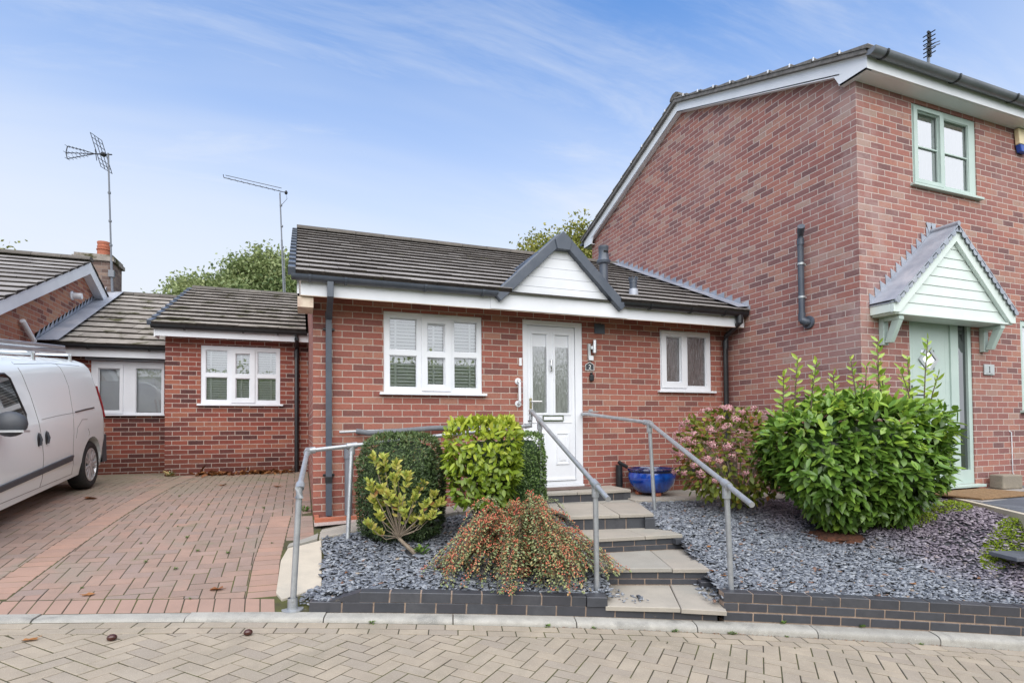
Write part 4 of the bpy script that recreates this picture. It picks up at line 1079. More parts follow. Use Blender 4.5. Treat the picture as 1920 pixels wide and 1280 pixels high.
# porch gable
ax_, az_ = 3.025, 2.365
mb = MB()
tri = lambda z: (ax_ - (az_ - z) / (az_ - 1.58) * .86, ax_ + (az_ - z) / (az_ - 1.58) * .86)
zz = 1.612
while zz < az_ - .05:
    z2 = min(zz + .122, az_ - .01); a, b = tri(zz); c_, d_ = tri(z2)
    mb.prism([(a, 6.157, zz), (b, 6.157, zz), (d_, 6.150, z2 - .007), (c_, 6.150, z2 - .007)], (0, .022, 0)); zz = z2
mb.box(2.10, 3.98, 6.154, 6.164, 1.424, 1.606)
pg = mb.build('porch_gable', M['fascia'], bung)
mb = MB()
for sgn in (-1, 1):
    e = Vector((ax_ + sgn * .875, 6.06, 1.570)); t = Vector((ax_ + sgn * .03, 6.06, az_ - .005)); d = (t - e); L = d.length; d.normalize(); nr = Vector((-d.z * sgn * -1, 0, d.x * sgn * -1)); nr = Vector((sgn * d.z, 0, abs(d.x))).normalized()
    for k in range(3):
        c = e + d * (L * (k + .5) / 3)
        mb.obox(c + Vector((0, .09, 0)) - nr * (.022 - .004 * k), tuple(d), (0, 1, 0), tuple(nr), L / 6 + .006, .075, .064, cham=.014)
c = Vector((ax_, 6.05, az_ + .0))
mb.prism([(ax_ - .115, 6.058, az_ - .055), (ax_ - .085, 6.058, az_ - .17), (ax_ + .085, 6.058, az_ - .17), (ax_ + .115, 6.058, az_ - .055), (ax_, 6.058, az_ + .062)], (0, .17, 0))
bevel(mb.build('barge_cap', M['anthracite'], pg), .006)
mb = MB()
for sgn in (-1, 1):
    yb = 6.1 + (az_ + .03 - 1.64) / .4663
    mb.poly([(ax_, 6.09, az_ - .02), (ax_ + sgn * .84, 6.09, 1.58), (ax_, yb + .05, az_ - .02)][::sgn])
mb.build('porch_roof', M['ridge'], pg)
mb = MB(); mb.tube([(ax_, 6.1, az_ - .02), (ax_, 7.8, az_ - .02)], .06, 10); mb.build('ridge_tile', M['anthracite'], pg)
# vents through the roof, air brick
rz = lambda y: 1.64 + .4663 * (y - 6.1)
mb = MB(); yv = 7.1; xv = 4.195
mb.lathe((xv, yv, rz(yv) - .05), [(.064, 0), (.064, .36), (.098, .375), (.104, .41), (.082, .44), (.072, .51), (.072, .585), (.077, .595), (.077, .63), (.0, .635)], 20)
fl = mb.build('flue', M['anthracite'], bung, True); fl['label'] = 'tall dark flue terminal behind the porch gable'
mb = MB(); mb.box(xv - .035, xv + .035, yv - .075, yv - .06, rz(yv) + .475, rz(yv) + .50); mb.build('slot', M['dark'], fl)
mb = MB(); yv = 6.52; xv = 4.32
mb.lathe((xv, yv, rz(yv) - .02), [(.052, 0), (.052, .19), (.056, .19), (.056, .235), (.0, .24)], 16)
for i in range(8): mb.box(xv + .055 * math.cos(i * PI / 4) - .008, xv + .055 * math.cos(i * PI / 4) + .008, yv + .055 * math.sin(i * PI / 4) - .008, yv + .055 * math.sin(i * PI / 4) + .008, rz(yv) + .21, rz(yv) + .25)
v2 = mb.build('vent_pipe', M['anthracite'], bung, True)
mb = MB(); mb.lathe((xv, yv - .005, rz(yv) - .05), [(.070, 0), (.062, .12), (.060, .135), (.052, .135)], 16); mb.build('collar', M['lead'], v2, True)
mb = MB(); plate(mb, 'y', BY - .014, 3.70, 3.855, 1.272, 1.405, [], .013)
for i in range(7): mb.box(3.715, 3.84, BY - .019, BY - .0145, 1.285 + i * .016, 1.293 + i * .016)
mb.build('air_brick', M['dark'], bung).data.materials[0] = M['anthracite']
# lead against the tall gable
mb = MB(); n = 16
a = Vector((GX - .17, 6.10, rz(6.1) + .055)); b = Vector((GX - .002, 6.10, rz(6.1) + .075)); d = Vector((0, 3.5, 3.5 * .4663))
for i in range(n):
    p, q = a + d * (i / n), a + d * ((i + 1) / n); r_, s_ = b + d * (i / n), b + d * ((i + 1) / n); j = Vector((random.uniform(-.012, .012), 0, random.uniform(-.004, .006)))
    mb.quad(p + j, r_, s_, q)
sawtooth(mb, (GX, 6.08, rz(6.08) + .07), (0, .161, .161 * .4663), 22, .16, .10, (-1, 0, 0), flip=True)
mb.poly([(GX - .003, 6.06, rz(6.06) + .04), (GX - .003, 9.6, rz(9.6) + .04), (GX - .003, 9.6, rz(9.6) + .085), (GX - .003, 6.06, rz(6.06) + .085)])
mb.build('flashing', M['lead'], bung)
# terracotta gully round the downpipe
mb = MB(); y0 = 6.24
for q in ((.14, .64, y0, y0 + .05), (.14, .19, y0 + .05, 6.52), (.59, .64, y0 + .05, 6.52)): mb.box(q[0], q[1], q[2], q[3], -1.0, -.935)
bevel(mb.build('gully_surround', M['terracotta'], bung), .008)

# fixtures by the door: each screwed on, each liftable
mb = MB(); mb.tube([(2.585, BY, .60), (2.585, BY - .055, .595), (2.585, BY - .065, .57), (2.585, BY - .065, .345), (2.585, BY - .055, .32), (2.585, BY, .315)], .018, 12)
gb = mb.build('grab_rail', M['white'], None, True); tag(gb, 'short white upright grab rail on the brick left of the white door', 'grab rail')
for zz in (.60, .315): mb = MB(); mb.lathe((2.585, BY, zz), [(.042, -.001), (.042, -.012), (.02, -.016)], 18, 'y'); mb.build('flange', M['white'], gb, True)
mb = MB(); mb.box(2.60, 2.636, BY - .018, BY, .80, .90); tag(bevel(mb.build('bell_push', M['white']), .004), 'small white bell push above the grab rail left of the door', 'bell push')
wl = thing('wall_lamp', (3.65, BY, 1.0), 'silver tubular wall lamp above the number 2 plaque', 'wall lamp')
mb = MB(); mb.box(3.592, 3.628, BY - .03, BY, .915, 1.125); bevel(mb.build('bracket', M['silver_plate'], wl), .004)
mb = MB(); mb.tube([(3.672, BY - .055, 1.00), (3.672, BY - .055, 1.17)], .030, 16); mb.box(3.62, 3.66, BY - .06, BY - .02, 1.05, 1.09); mb.build('tube', M['chrome'], wl, True)
mb = MB(); mb.box(3.598, 3.664, BY - .035, BY, .905, .965); mb.build('sensor', M['white'], wl)
pl = thing('number_plaque', (3.62, BY, .82), 'dark house-shaped plaque reading 2 right of the white door', 'house number')
mb = MB(); mb.prism([(3.552, BY - .012, .768), (3.686, BY - .012, .768), (3.686, BY - .012, .848), (3.619, BY - .012, .886), (3.552, BY - .012, .848)], (0, .011, 0)); mb.build('plate', M['slate_plate'], pl)
mb = MB(); t_ = .007; o_ = [(3.556, .772), (3.682, .772), (3.682, .846), (3.619, .881), (3.556, .846)]
for i in range(5):
    a, b = o_[i], o_[(i + 1) % 5]; d = Vector((b[0] - a[0], 0, b[1] - a[1])); L = d.length; d.normalize()
    mb.obox(((a[0] + b[0]) / 2, BY - .0135, (a[1] + b[1]) / 2), tuple(d), (0, 1, 0), (-d.z, 0, d.x), L / 2, .0012, t_ / 2 * .8)
text_mesh(mb, '2', .082, lambda v: (3.619 + v.x, BY - .0140 - v.z * .5, .815 + v.y))
mb.build('figure', M['paint_white'], pl)
mb = MB(); mb.box(3.610, 3.668, BY - .045, BY, .625, .715); mb.box(3.622, 3.655, BY - .04, BY, .715, .745)
tag(bevel(mb.build('key_safe', M['black']), .014, 3), 'small black key safe below the number 2 plaque', 'key safe')

# ------------------------------------------------------------------ set-back extension
ext = thing('extension', (-1.0, 10.2, -.71), 'low red brick extension with mossy roof and one blinded window, set back beside the bungalow', 'extension')
EY = 10.2; ew = (-1.518, -.325, .442, 1.402)
mb = MB(); plate(mb, 'y', EY, -2.02, .128, -1.9, 1.62, [ew], .10, False); mb.quad((-2.02, EY, -1.9), (-2.02, EY, 1.62), (-2.02, 11.4, 2.1), (-2.02, 11.4, -1.9))
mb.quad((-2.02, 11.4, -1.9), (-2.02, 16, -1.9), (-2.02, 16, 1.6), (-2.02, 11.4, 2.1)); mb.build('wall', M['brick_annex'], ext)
SE = Vector((0, 3.42, 1.35)).normalized()
mb = MB(); tiles(mb, (-2.14, 9.86, 1.645), (1, 0, 0), 2.225, SE, .334, 11, thick=.040, lip=.018); re_ = mb.build('roof', [M['tile_mossy'], M['tile_edge']], ext)
mb = MB(); mb.quad((-2.13, 9.88, 1.64), (.085, 9.88, 1.64), (.085, 13.3, 2.985), (-2.13, 13.3, 2.985)); mb.quad((-2.13, 13.3, 2.985), (.085, 13.3, 2.985), (.085, 17, 1.6), (-2.13, 17, 1.6)); mb.build('underlay', M['tile_edge'], re_)
mb = MB(); ridge(mb, (-2.14, 13.32, 3.03), (.085, 13.32, 3.03), .11); mb.build('ridge_tile', M['ridge'], re_)
mb = MB(); nr = Vector((0, -SE.z, SE.y))
for k in range(11): mb.obox(Vector((-2.165, 9.86, 1.645)) + SE * (.334 * (k + .5)) + nr * .012, (1, 0, 0), tuple((SE - nr * .10).normalized()), tuple(nr), .034, .170, .044, cham=.008)
mb.build('verge_cap', M['anthracite'], re_)
mb = MB(); mb.box(-2.10, .126, 9.935, 9.96, 1.485, 1.64); mb.build('fascia', M['fascia'], ext)
mb = MB(); mb.box(-2.10, .126, 9.96, EY - .001, 1.53, 1.54); mb.box(-2.12, -2.10, 9.93, EY, 1.47, 1.64); mb.build('soffit', M['white'], ext)
mb = MB(); gutter(mb, (-2.15, 9.885, 1.645), (.10, 9.885, 1.645)); g3 = mb.build('gutter', M['black'], ext, True)
hoops(g3, (-2.15, 9.885, 1.645), (.10, 9.885, 1.645), (.20, .57, .80), M['black'])
mb = MB(); mb.tube([(-.06, 9.885, 1.60), (-.06, 9.885, 1.53), (-.06, 10.14, 1.42), (-.06, 10.15, 1.36), (-.06, 10.15, -.72)], .036, 14); mb.tube([(-.06, 10.15, 1.37), (-.06, 10.15, 1.24)], .043, 14); mb.build('downpipe', M['black'], ext, True)
window(ext, *ew, EY, WIN3, M['white'], M['glass'], CAS3, 'slats')

# ------------------------------------------------------------------ neighbouring house at the far left
nb = thing('neighbouring_house', (-4.5, 11.2, -.7), 'neighbouring brick house behind the white van, with tiled gable, lower link roof and chimney', 'house')
NX = -3.85
mb = MB()
mb.poly([(NX, 8.0, -1.9), (NX, 17, -1.9), (NX, 17, 1.1), (NX, 12.5, 3.06), (NX, 8.0, 1.10)])
mb.quad((-9, 8.0, -1.9), (NX, 8.0, -1.9), (NX, 8.0, 1.1), (-9, 8.0, 1.1))
nbw = (-3.235, -2.19, .285, 1.18)
plate(mb, 'y', 11.0, NX, -2.02, -1.9, 1.45, [nbw], .08, False)
mb.build('wall', M['brick_annex'], nb)
mb = MB(); mb.poly([(NX + .003, 8.02, -.6), (NX + .003, 14.2, -.6), (NX + .003, 14.2, 2.32), (NX + .003, 12.5, 3.05), (NX + .003, 8.02, 1.10)]); mb.build('gable', M['brick_far'], nb)
SN = Vector((0, 1, .436)).normalized()
mb = MB(); tiles(mb, (-9.0, 7.7, 1.10), (1, 0, 0), 5.32, SN, .345, 15, thick=.032, lip=.016); rn = mb.build('roof', [M['tile'], M['tile_edge']], nb)
mb = MB(); tiles(mb, (-3.68, 17.3, 1.10), (-1, 0, 0), 5.32, (0, -1, .436), .345, 15); mb.build('rear_slope', [M['tile'], M['tile_edge']], rn)
mb = MB(); ridge(mb, (-9, 12.5, 3.24), (-3.68, 12.5, 3.24), .11); mb.build('ridge_tile', M['ridge'], rn)
mb = MB()
for sg in (1, -1):
    P = lambda y, z: (-3.72, 12.5 + (y - 12.5) * sg, z)
    mb.prism([P(7.75, .93), P(7.75, 1.12), P(12.5, 3.19), P(12.5, 2.98)], (.022, 0, 0))
    mb.prism([P(7.75, .94), P(7.75, .95), P(12.5, 3.0), P(12.5, 2.99)], (-.135, 0, 0))
mb.build('bargeboard', M['fascia'], nb)
mb = MB(); mb.lathe((NX, 12.05, 2.45), [(.08, .0), (.08, .02), (.055, .03), (.055, .16), (0, .16)], 16, 'x'); mb.build('vent_outlet', M['white'], nb, True)
SLk = Vector((0, 3.35, 1.53)).normalized()
mb = MB(); tiles(mb, (NX, 10.70, 1.40), (1, 0, 0), 1.86, SLk, .335, 11, thick=.032, lip=.016); lk = mb.build('link_roof', [M['tile_mossy'], M['tile_edge']], nb)
mb = MB(); mb.quad((NX, 10.72, 1.40), (-1.97, 10.72, 1.40), (-1.97, 14.05, 2.92), (NX, 14.05, 2.92)); mb.build('underlay', M['tile_edge'], lk)
mb = MB(); ridge(mb, (NX, 14.08, 2.96), (-1.9, 14.08, 2.96), .11); mb.build('ridge_tile', M['ridge'], lk)
mb = MB(); sawtooth(mb, (NX, 10.62, 1.45), (0, .165, .165 * .457), 20, .16, .11, (1, 0, 0), flip=False)
a = Vector((NX + .003, 10.6, 1.43)); d = Vector((0, 3.4, 3.4 * .457)); mb.quad(a, a + d, a + d + Vector((.30, 0, .02)), a + Vector((.30, 0, .02))); mb.quad(a, a + Vector((0, 0, .1)), a + d + Vector((0, 0, .1)), a + d)
mb.build('flashing', M['lead'], lk)
mb = MB(); mb.box(NX, -2.02, 10.78, 10.80, 1.22, 1.38); mb.build('fascia', M['fascia'], nb)
mb = MB(); gutter(mb, (NX + .02, 10.72, 1.40), (-2.03, 10.72, 1.40)); g4 = mb.build('gutter', M['black'], nb, True)
hoops(g4, (NX + .02, 10.72, 1.40), (-2.03, 10.72, 1.40), (.35, .82), M['black'])
window(nb, *nbw, 10.99, [(.10, .385, .14, .93), (.60, .965, .115, .97)], M['white'], M['glass_b'], [(.06, .43, .06, .98)], 'pleat', (.02, .02))
mb = MB(); mb.prism([(-3.3, 10.93, 1.185), (-3.3, 10.93, 1.215), (-3.3, 11.0, 1.30), (-3.3, 11.0, 1.185)], (1.27, 0, 0)); mb.build('bay_cap', M['lead'], nb)
mb = MB(); mb.box(-4.40, -3.76, 13.97, 14.68, 1.5, 3.62); ch = mb.build('chimney', M['chimney'], nb)
mb = MB(); mb.box(-4.45, -3.71, 13.92, 14.73, 3.62, 3.70); mb.box(-4.42, -3.74, 13.95, 14.70, 3.70, 3.76); mb.build('coping', M['tile_mossy'], ch)
mb = MB(); mb.lathe((-4.0, 14.32, 3.74), [(.125, 0), (.118, .20), (.135, .20), (.135, .22), (.115, .23), (.125, .28), (.112, .30), (.125, .36), (.12, .38), (.09, .38), (.09, .2)], 20); mb.build('chimney_pot', M['terracotta'], ch, True)

# ------------------------------------------------------------------ house no. 1 at the right
hs = thing('house', (7.5, FY, -.8), 'two-storey red brick house at the right with sage green door and canopy', 'house')
hw = (6.902, 8.128, 2.912, 3.912); hd1 = (6.77, 7.942, -.735, 1.352); hw2 = (8.965, 10.1, .19, 1.39)
mb = MB(); plate(mb, 'y', FY, GX, 13, -1.9, 4.05, [hw, hd1, hw2], .10, False)
mb.poly([(GX, FY, -1.9), (GX, FY, 4.04), (GX, 7.49, 5.27), (GX, 10.56, 4.04), (GX, 10.56, -1.9)])
mb.quad((GX, 10.56, -1.9), (GX, 10.56, 4.05), (13, 10.56, 4.05), (13, 10.56, -1.9)); mb.build('wall', M['brick_house'], hs)
SH = Vector((0, 1, .395)).normalized()
mb = MB(); tiles(mb, (5.80, 4.17, 4.15), (1, 0, 0), 7, SH, .36, 10, .33); rh = mb.build('roof', [M['tile'], M['verge']], hs)
mb = MB(); tiles(mb, (12.8, 10.81, 4.15), (-1, 0, 0), 7, (0, -1, .395), .36, 10, .33); mb.build('rear_slope', [M['tile'], M['verge']], rh)
mb = MB(); ridge(mb, (5.80, 7.49, 5.49), (13, 7.49, 5.49), .12); mb.build('ridge_tile', M['ridge'], rh)
for sg in (1, -1):
    for i in range(9):
        mb = MB(); y = 7.49 - sg * (3.0 - i * .345); zz = 4.17 + .395 * (3.32 - abs(y - 7.49)) + .015
        mb.box(5.790, 5.80, y - .008, y + .008, zz - .03, zz + .012); mb.build('verge_clip', M['white'], rh)
mb = MB()
for sg in (1, -1):
    P = lambda y, z: (5.865, 7.49 + (y - 7.49) * sg, z)
    mb.prism([P(4.22, 3.965), P(4.22, 4.145), P(7.49, 5.435), P(7.49, 5.25), P(4.62, 4.10), P(4.55, 3.965)], (.022, 0, 0))
    mb.prism([P(4.55, 4.085), P(4.55, 4.10), P(7.49, 5.265), P(7.49, 5.25)], (.088, 0, 0))
    mb.prism([P(4.22, 3.965), P(4.22, 3.977), P(4.56, 3.977), P(4.56, 3.965)], (.088, 0, 0))
mb.build('bargeboard', M['fascia'], hs)
for sg in (1, -1):
    mb = MB(); P = lambda y, z: (5.812, 7.49 + (y - 7.49) * sg, z); mb.prism([P(4.19, 4.105), P(4.19, 4.165), P(7.49, 5.475), P(7.49, 5.405)], (.055, 0, 0)); mb.build('verge_mortar', M['verge'], rh)
for a, b in ((4.215, 4.237), (10.74, 10.76)): mb = MB(); mb.box(5.866, 13, a, b, 3.965, 4.14); mb.build('fascia', M['fascia'], hs)
for a, b in ((4.237, FY - .001), (10.561, 10.74)): mb = MB(); mb.box(5.89, 13, a, b, 3.962, 3.975); mb.build('soffit', M['white'], hs)
mb = MB(); gutter(mb, (5.83, 4.15, 4.135), (13, 4.15, 4.135), .064); g5 = mb.build('gutter', M['grey_plastic'], hs, True)
hoops(g5, (5.83, 4.15, 4.135), (13, 4.15, 4.135), (.028, .20, .357, .52), M['black'], .066)
mb = MB(); gutter(mb, (5.83, 10.83, 4.10), (13, 10.83, 4.10), .06); mb.build('gutter', M['anthracite'], hs, True)
window(hs, *hw, FY, [(.085, .418, .075, .915), (.508, .895, .075, .935)], M['sage'], M['glass_h'], [(.028, .468, .03, .965)], 'net', (.05, .032), bars=[(.085, .418, .5), (.508, .895, .5)])
window(hs, *hw2, FY, [(.06, .46, .06, .94), (.54, .94, .06, .94)], M['sage'], M['glass_h'], [], 'net', (.05, .032))
# front door with side light
mb = MB(); plate(mb, 'y', FY + .012, 6.772, 7.940, -.735, 1.350, [(6.80, 7.545, -.69, 1.255), (7.69, 7.872, -.56, 1.285)], .05); df = bevel(mb.build('door_frame', M['sage'], hs), .004)
mb = MB(); mb.box(6.70, 8.0, FY - .09, FY + .02, -.768, -.736); bevel(mb.build('sill', M['sage'], df), .004)
mb = MB(); mb.quad((7.69, FY + .04, -.56), (7.872, FY + .04, -.56), (7.872, FY + .04, 1.285), (7.69, FY + .04, 1.285)); mb.build('side_pane', M['glass_dark'], df)
mb = MB(); cx_, cz_ = 7.142, .80; plate(mb, 'y', FY + .03, 6.803, 7.542, -.688, 1.252, [(cx_ - .12, cx_ + .12, cz_ - .12, cz_ + .12)], .02, True)
for k in range(7): mb.box(6.86 + k * .1, 6.864 + k * .1, FY + .0285, FY + .031, -.68, 1.245) if k in (0, 6) else None
dg = mb.build('door', M['sage'], hs)
for pr, r0, r1, mm, nm, yy in ((None, .125, .185, M['silver_plate'], 'diamond_frame', FY + .012), (None, 0, .130, M['glass_diamond'], 'diamond_pane', FY + .022)):
    mb = MB(); o4 = [(cx_ - r1, cz_), (cx_, cz_ - r1 * .92), (cx_ + r1, cz_), (cx_, cz_ + r1 * .92)]
    if r0:
        i4 = [(cx_ - r0, cz_), (cx_, cz_ - r0 * .92), (cx_ + r0, cz_), (cx_, cz_ + r0 * .92)]
        for i in range(4):
            k = (i + 1) % 4; mb.prism([(*[o4[i][0]], yy, o4[i][1]), (o4[k][0], yy, o4[k][1]), (i4[k][0], yy, i4[k][1]), (i4[i][0], yy, i4[i][1])], (0, .02, 0))
    else: mb.prism([(p[0], yy, p[1]) for p in o4], (0, .012, 0))
    mb.build(nm, mm, dg)
mb = MB(); mb.box(6.815, 6.842, FY + .02, FY + .032, .30, .48); mb.tube([(6.828, FY + .02, .36), (6.828, FY - .03, .36), (6.95, FY - .03, .36)], .010, 8); mb.build('door_handle', M['black'], dg)
# canopy over the door
ca = MB(); CY = 4.142; c0, c1, cm, ct, cb = 6.105, 8.315, 7.21, 2.36, 1.39
for sg in (-1, 1):
    e = c0 if sg < 0 else c1
    ca.poly([(cm, CY - .02, ct), (e + sg * .01, CY - .02, cb), (e + sg * .01, FY, cb), (cm, FY, ct)][::-sg])
    ca.poly([(cm, CY - .02, ct - .03), (e + sg * .01, CY - .02, cb - .03), (e + sg * .01, FY, cb - .03), (cm, FY, ct - .03)][::sg])
    a = Vector((cm, CY - .026, ct)); b = Vector((e + sg * .012, CY - .026, cb)); d = b - a; n = 16
    ca.prism([tuple(a), tuple(b), tuple(b - Vector((0, 0, .03))), tuple(a - Vector((0, 0, .03)))], (0, .008, 0))
    for i in range(n):
        c = a + d * ((i + .5) / n); r_ = d.length / n / 2 * 1.02; u = d.normalized(); v = Vector((-u.z * sg, 0, u.x * sg)); v = v if v.z < 0 else -v
        ca.prism([tuple(c - Vector((0, .003 * (i % 2), .018)) + u * (r_ * math.cos(w)) + v * (r_ * math.sin(w) * 1.15)) for w in np.linspace(0, PI, 9)], (0, .006, 0))
ca.tube([(cm, CY - .03, ct + .006), (cm, FY, ct + .006)], .03, 8)
cano = ca.build('canopy', M['lead'], hs)
mb = MB(); ms = Vector((c0 - cm, 0, cb - ct)); 
for i in range(12):
    a = Vector((cm, FY - .004, ct + .005)) + ms * (i / 12); b = Vector((cm, FY - .004, ct + .005)) + ms * ((i + 1) / 12)
    mb.prism([tuple(a), tuple(b), (b.x - .01, b.y, a.z + .045)], (0, -.003, 0))
    a2 = Vector((2 * cm - a.x, a.y, a.z)); b2 = Vector((2 * cm - b.x, b.y, b.z)); mb.prism([tuple(a2), tuple(b2), (b2.x + .01, b2.y, a2.z + .045)], (0, -.003, 0))
for q in ((-.055, .16), (.03, .13)): mb.prism([(cm + q[0] - .05, FY - .006, ct + .11), (cm + q[0] + .05, FY - .006, ct + .105), (cm + q[0] + .005, FY - .006, ct - .02)], (0, -.006, 0))
mb.build('flashing', M['lead'], cano)
mb = MB(); zz = cb - .115; sl_ = (ct - cb) / (cm - c0); inner = lambda z: max(.0, (ct - .17 - z) / sl_)
while zz < ct - .22:
    z2 = min(zz + .115, ct - .18); mb.prism([(cm - inner(zz), CY + .045, zz), (cm + inner(zz), CY + .045, zz), (cm + inner(z2), CY + .052, z2 - .004), (cm - inner(z2), CY + .052, z2 - .004)], (0, .015, 0)); zz = z2
mb.build('gable_panel', M['sage_light'], cano)
mb = MB()
for sg in (-1, 1):
    e = c0 if sg < 0 else c1
    mb.prism([(cm, CY, ct - .03), (e, CY, cb - .02), (e, CY, cb - .135), (e - sg * .10, CY, cb - .135), (cm, CY, ct - .20)], (0, .045, 0))
    mb.box(min(e, e - sg * .025), max(e, e - sg * .025), CY + .0455, FY - .002, cb - .13, cb - .02)
mb.box(c0 + .03, c1 - .03, CY + .02, FY - .002, cb - .15, cb - .125); mb.box(c0 + .1, c1 - .1, CY + .046, CY + .07, cb - .125, cb - .09)
bevel(mb.build('bargeboard', M['sage_light'], cano), .005)
for xb in (6.285, 8.125):
    mb = MB(); mb.box(xb - .04, xb + .04, FY - .06, FY - .002, .925, 1.235); mb.box(xb - .04, xb + .04, CY + .04, FY - .06, 1.19, 1.236)
    mb.prism([(xb - .035, FY - .062, .945), (xb - .035, FY - .13, .945), (xb - .035, CY + .045, 1.19), (xb - .035, CY + .13, 1.19)], (.07, 0, 0))
    bevel(mb.build('bracket', M['sage'], cano), .004)
# soil pipe on the gable
mb = MB(); px_ = GX - .075
mb.tube([(px_, 5.14, 1.315), (px_, 5.142, 2.33), (px_ - .01, 5.13, 2.40), (px_ - .06, 5.075, 2.455), (px_ - .085, 5.05, 2.47)], .036, 16)
for z0_, z1_ in ((1.315, 1.42), (2.28, 2.36)): mb.tube([(px_, 5.14, z0_), (px_, 5.14, z1_)], .042, 16)
mb.tube([(px_ - .04, 5.10, 2.425), (px_ - .09, 5.045, 2.475)], .043, 16)
mb.tube([(px_, 5.14, 1.33), (GX - .05, 5.105, 1.30), (GX, 5.10, 1.30)], .048, 16); mb.lathe((GX, 5.10, 1.30), [(.05, -.03), (.078, -.025), (.082, -.012), (.082, 0)], 24, 'x')
sp_ = mb.build('soil_pipe', M['anthracite'], hs, True); sp_['label'] = 'dark vent pipe on the side gable'
for zz in (1.62, 2.04): mb = MB(); mb.tube([(px_, 5.14, zz - .012), (px_, 5.14, zz + .012)], .041, 16); mb.box(px_ + .02, GX, 5.13, 5.15, zz - .008, zz + .008); mb.build('pipe_clip', M['silver_plate'], sp_, True)
# number, alarm, cable
pl = thing('number_plaque', (8.25, FY, .7), 'square pale metal plaque reading 1 right of the sage green door', 'house number')
mb = MB(); mb.box(8.150, 8.358, FY - .018, FY - .004, .640, .775); bevel(mb.build('plate', M['silver_plate'], pl), .003)
mb = MB(); mb.box(8.249, 8.259, FY - .0205, FY - .0185, .675, .748); mb.box(8.240, 8.268, FY - .0205, FY - .0185, .672, .679); mb.prism([(8.249, FY - .0205, .748), (8.238, FY - .0205, .738), (8.249, FY - .0205, .735)], (0, .002, 0)); mb.box(8.19, 8.32, FY - .0205, FY - .0185, .655, .658)
mb.build('figure', M['black'], pl)
al = thing('alarm_box', (9.05, FY, 3.8), 'cream and blue burglar alarm box high on the brick at the right edge', 'alarm box')
mb = MB(); mb.prism([(8.935, FY - .075, 3.735), (9.165, FY - .075, 3.735), (9.165, FY - .06, 3.955), (8.935, FY - .06, 3.955)], (0, .06, 0)); bevel(mb.build('cover', M['cream_box'], al), .012, 3)
mb = MB(); mb.prism([(8.937, FY - .074, 3.732), (9.163, FY - .074, 3.732), (9.12, FY - .066, 3.64), (8.98, FY - .066, 3.64)], (0, .06, 0)); bevel(mb.build('strobe', M['blue_box'], al), .012, 3)
mb = MB(); mb.tube([(8.66, FY, -.08), (8.685, FY - .012, -.10), (8.69, FY - .012, -.25), (8.695, FY - .01, -.62), (8.74, FY - .02, -.70), (8.78, FY - .06, -.795)], .006, 8)
tag(mb.build('cable', M['white'], None, True), 'thin white cable running down the brick right of the sage green door', 'cable')

# paving by the green door
mb = MB(); sdp = lambda x, y: (x - 6.17) * .815 - (y - 3.05) * .579 if True else 0
e0, e1 = Vector((6.17, 3.05)), Vector((6.93, 4.12)); dd = (e1 - e0).normalized(); sdp = lambda x, y: (x - e0.x) * dd.y - (y - e0.y) * dd.x
for i in range(9):
    for j in range(5):
        x, y = 5.7 + i * .47, 2.45 + j * .40
        q = clip([(x, y), (x + .462, y), (x + .462, y + .392), (x, y + .392)], sdp); q = clip(q, lambda a, b: FY - .002 - b) if len(q) > 2 else q
        if len(q) > 2: paver(mb, q, lambda a, b: -.80, .003, .004, .001, .05, tint=random.uniform(0, .55) if (i * 3 + j * 5) % 7 else .95)
tag(mb.build('door_path', M['dark_slab']), kind='structure')
mb = MB(); mb.prism([(*(e0 - dd * .6), -.806), (*(e1 + dd * .35), -.806), (*(e1 + dd * .35 + Vector((-.05, .03))), -.806), (*(e0 - dd * .6 + Vector((-.05, .03))), -.806)], (0, 0, -.25)); tag(mb.build('path_edging', M['concrete']), kind='structure')
mb = MB(); mb.box(6.75, 7.85, 3.70, 4.30, -.798, -.776); tag(bevel(mb.build('door_mat', M['mat_fibre']), .008), 'tan coir door mat on the dark paving at the sage green door', 'door mat')
mb = MB(); mb.box(2.76, 3.50, 6.22, 6.46, -.773, -.757); tag(bevel(mb.build('door_mat', M['brown_mat']), .006), 'brown door mat on the top step at the white door', 'door mat')
mb = MB(); mb.obox((8.27, 4.27, -.71), (.985, -.17, 0), (.17, .985, 0), (0, 0, 1), .155, .085, .088)
o = mb.build('stone_block', M['garden_stone']); bevel(o, .018, 3); tag(o, 'rough stone block on the paving beside the sage green door', 'stone block')

# ------------------------------------------------------------------ white van on the left drive
th = R(5.6); VO = Vector((-3.47, 8.82, -.738)); D = .20
VF, VS, VU = Vector((0, -math.cos(th), -math.sin(th))), Vector((1, 0, 0)), Vector((0, -math.sin(th), math.cos(th)))
def VP(v, s, h): return VO + VF * v + VS * s + VU * h
PROF = [(.22, .80), (.24, .865), (.40, .902), (.62, .915), (.80, .917), (.98, .905), (1.02, .898), (1.30, .845), (1.50, .800), (1.575, .770), (1.635, .715), (1.672, .62), (1.695, .45), (1.705, .0)]
def sidew(h):
    for (h0, w0), (h1, w1) in zip(PROF[:-1], PROF[1:]):
        if h0 <= h <= h1: return w0 + (w1 - w0) * (h - h0) / (h1 - h0)
    return .8
def hmax(v): return float(np.interp(v, [-.9, 2.2, 2.45, 3.2, 3.55, 3.7], [1.72, 1.72, 1.66, 1.16, 1.06, .80]))
van = thing('van', (VO.x, VO.y, VO.z), 'white panel van parked on the red drive with a ladder on its roof', 'van')
stn = [-.58, -.575, -.555, -.52, -.46, -.4, 0, .6, 1.3, 2.2, 2.45, 2.8, 3.2, 3.55, 3.65, 3.7]
mb = MB(); rows = []
